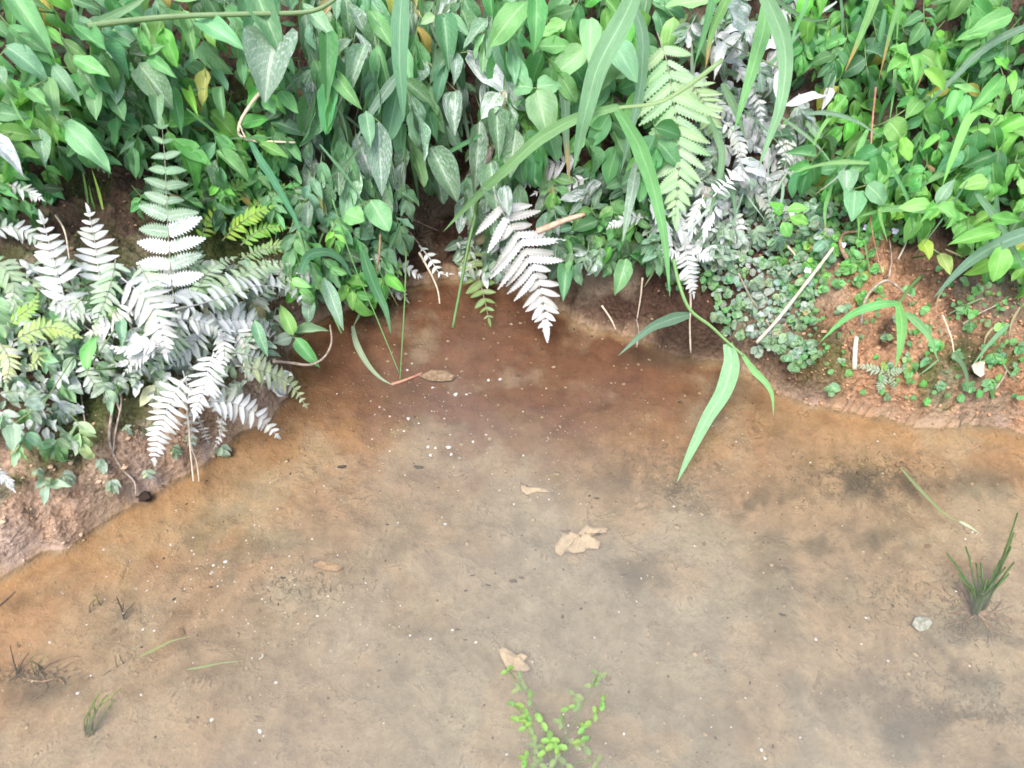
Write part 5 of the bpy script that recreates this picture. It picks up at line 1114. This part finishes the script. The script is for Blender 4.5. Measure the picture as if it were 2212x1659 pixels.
# ------------------------------------------------------------------ water plants
def water_plant():
    o = P(1185, 1680, 0, True); root = thing('water_plant', 'bright yellow green leafy plant growing out of the pond at the bottom edge', 'plant', o)
    stems = [([(1190, 1660), (1178, 1590), (1160, 1530), (1130, 1490), (1100, 1450)], [(1095, 1448), (1125, 1466), (1120, 1490), (1145, 1510), (1170, 1560)]),
             ([(1200, 1660), (1215, 1600), (1240, 1560), (1270, 1510), (1290, 1460)], [(1292, 1455), (1298, 1462), (1278, 1480), (1240, 1500), (1252, 1518), (1228, 1530)]),
             ([(1190, 1670), (1170, 1640), (1150, 1600), (1130, 1560)], [(1122, 1556), (1135, 1570), (1150, 1585)]),
             ([(1210, 1670), (1240, 1650), (1275, 1640)], [(1240, 1608), (1262, 1612), (1290, 1645), (1255, 1600)]),
             ([(1195, 1680), (1190, 1640), (1185, 1610)], [(1188, 1600), (1178, 1622), (1200, 1640)]), ([(1195, 1680), (1225, 1620), (1262, 1580), (1300, 1522)], [(1302, 1515), (1285, 1540), (1262, 1572)]),
             ([(1180, 1690), (1160, 1665), (1130, 1650)], [(1135, 1640), (1160, 1648)]),
             ([(1200, 1690), (1215, 1650), (1225, 1600), (1215, 1545)], [(1222, 1650), (1205, 1612), (1212, 1560)]), ([(1180, 1690), (1170, 1640), (1150, 1570), (1108, 1520)], [(1112, 1522), (1140, 1545), (1160, 1612), (1182, 1660)])]
    for k, (sp_, nodes) in enumerate(stems):
        dp0 = hit(*sp_[0], True); dp1 = hit(*sp_[-1]) - R.uniform(-.004, .02)
        pts = []
        for i, (u, v) in enumerate(sp_):
            f = i / (len(sp_) - 1); t_ = (hit(u, v, True) - .004) * (1 - f) + (hit(u, v) - .008) * f; pts.append(Vector(CAM + ray(u, v) * t_))
        stem_mesh(root, pts, .0016, .001, (.14, .22, .06), 0)
        for (u, v) in nodes:
            p = Vector(CAM + ray(u, v) * (hit(u, v) - R.uniform(-.012, .012))); a0 = R.uniform(0, 3.14)
            for a in (a0, a0 + math.pi, a0 + 1.5)[:R.choice((2, 2, 3))]:
                L = px2m(R.uniform(18, 27), .95); tip = p + Vector((math.cos(a), math.sin(a), .05)) * L
                ob = child('leaf', LEAF['round'][R.choice((0, 2))], root, frame(p, tip, Vector((0, -.1, 1)), L, L * .56), shade((.17, .33, .075), .2, .02))
water_plant()
def tuft(label, base, tips, w, col, roots=0, rise=.9):
    o = P(base[0], base[1], 0, True); root = thing('reed_tuft', label, 'water plant', o)
    for (u, v) in tips:
        bu, bv = base[0] + R.uniform(-14, 14), base[1] + R.uniform(-8, 8); p0 = P(bu, bv, 0, True)
        tz = R.uniform(.6, 1) * rise; r = ray(u, v); t_ = hit(u, v) - tz * .02; p1 = Vector(CAM + r * t_)
        mid = p0.lerp(p1, .5) + Vector((R.uniform(-.006, .006), 0, .012))
        vs, fs, uv = tube([q - o for q in (p0, p0.lerp(mid, .5) + Vector((0, 0, .004)), mid, p1.lerp(mid, .5) + Vector((0, 0, .003)), p1)], px2m(w, .95) / 2, px2m(w * .6, .95) / 2, 5)
        link('stem', mesh('stem', vs, fs, M_STEM, uv), root, None, shade(col, .25, 0))
    for k in range(roots):
        a = R.uniform(0, 6.28); pts = [Vector((0, 0, .002))]
        for j in range(4):
            a += R.uniform(-.7, .7); q = pts[-1] + Vector((math.cos(a) * .016, math.sin(a) * .012, 0)); q.z = zsample(q.x + o.x, q.y + o.y) - o.z + .004; pts.append(q)
        vs, fs, uv = tube(pts, .0010, .0005, 4); link('root', mesh('root', vs, fs, M_ROOT, uv), root)
tuft('tuft of dark green reeds with tangled brown roots in the pond at the right',
     (2108, 1325), [(2198, 1108), (2190, 1150), (2184, 1180), (2086, 1180), (2045, 1195), (2062, 1215), (2070, 1240), (2108, 1215), (2118, 1215), (2150, 1230), (2160, 1210), (2172, 1225), (2165, 1250), (2180, 1240), (2145, 1260), (2132, 1250), (2100, 1260), (2190, 1215), (2080, 1255), (2120, 1275)], 7, (.055, .13, .03), 26)
tuft('small green grass tuft under water at the lower left', (192, 1585), [(214, 1500), (222, 1490), (232, 1500), (206, 1510), (250, 1510), (262, 1488), (200, 1530)], 4.5, (.16, .22, .06), 0, .4)
tuft('few thin green shoots on the bed near the left edge', (88, 1452), [(80, 1410), (92, 1425), (104, 1415), (70, 1430)], 3, (.14, .18, .07), 3, .2)
tuft('short blurred green sprout on the bed above the left tuft', (205, 1315), [(200, 1285), (214, 1290), (222, 1300)], 3, (.16, .18, .07), 0, .2)
tuft('tiny sprout on the bed left of the ochre stone', (256, 1440), [(250, 1415), (262, 1412)], 3, (.16, .18, .07), 0, .2)
grass('thin drowned grass leaf slanting across the upper right of the shallow water', [B([(1945, 1010), (1990, 1060), (2040, 1110), (2075, 1128)], 8, .004, .004, (.17, .21, .10), 0), B([(2072, 1126), (2095, 1138), (2115, 1152)], 8, .004, .004, (.34, .38, .28), .3)])
grass('faint green grass leaf floating level at the lower left', [B([(405, 1446), (440, 1440), (480, 1432), (525, 1428)], 6, .003, .003, (.19, .24, .14), 0)])
grass('faint grass leaf floating diagonally above the level one at the lower left', [B([(302, 1418), (335, 1402), (370, 1385), (410, 1375)], 7, .003, .003, (.19, .23, .12), 0)])
# dark algae clumps: fine threads on the bed
def algae(label, u, v, su, sv, n):
    vs, fs = [], []; 
    o = P(u, v, 0, True)
    for _ in range(int(n * 1.5)):
        p = P(R.gauss(u, su), R.gauss(v, sv), 0, True) - o; a = R.uniform(0, 6.28); pts = [p + Vector((0, 0, .002))]
        for j in range(3): a += R.uniform(-1, 1); pts.append(pts[-1] + Vector((math.cos(a), math.sin(a), R.uniform(-.2, .3))) * R.uniform(.001, .0045))
        r_ = R.uniform(.0003, .0008); a_, b_, _u = tube(pts, r_, r_ * .5, 3); k = len(vs); vs += a_; fs += [tuple(i + k for i in f) for f in b_]
    return tag(link('algae', mesh('algae', vs, fs, M_ALG), None, Matrix.Translation(o)), label, None, kind='stuff')
M_ALG = plain('algae_thread', (.12, .10, .065), (.24, .19, .12), .9, 60)
algae('dark threads of algae on the bed below the trailing grass tip', 1470, 1065, 30, 14, 120)
algae('dark algae threads in the upper right of the bed', 1880, 1030, 70, 22, 260)
algae('thin dark algae threads by the right side of the bed', 1960, 1300, 90, 50, 160)
algae('dark algae threads on the bed right of the silted leaf', 1400, 1215, 35, 10, 80)
algae('brown algae threads at the lower left bed', 70, 1460, 50, 10, 110)
algae('dark algae around the reed roots', 2100, 1345, 34, 22, 240)
algae('scattered dark algae threads in the lower right bed', 1990, 1500, 90, 40, 180)
algae('brown threads of algae in the left middle of the bed', 650, 1270, 50, 25, 100)
algae('long dark drift of algae low on the right bed', 2110, 1545, 60, 8, 120)
algae('dark drift of threads in the upper middle of the bed', 1400, 1000, 80, 20, 140)
print('objects', len(bpy.data.objects))
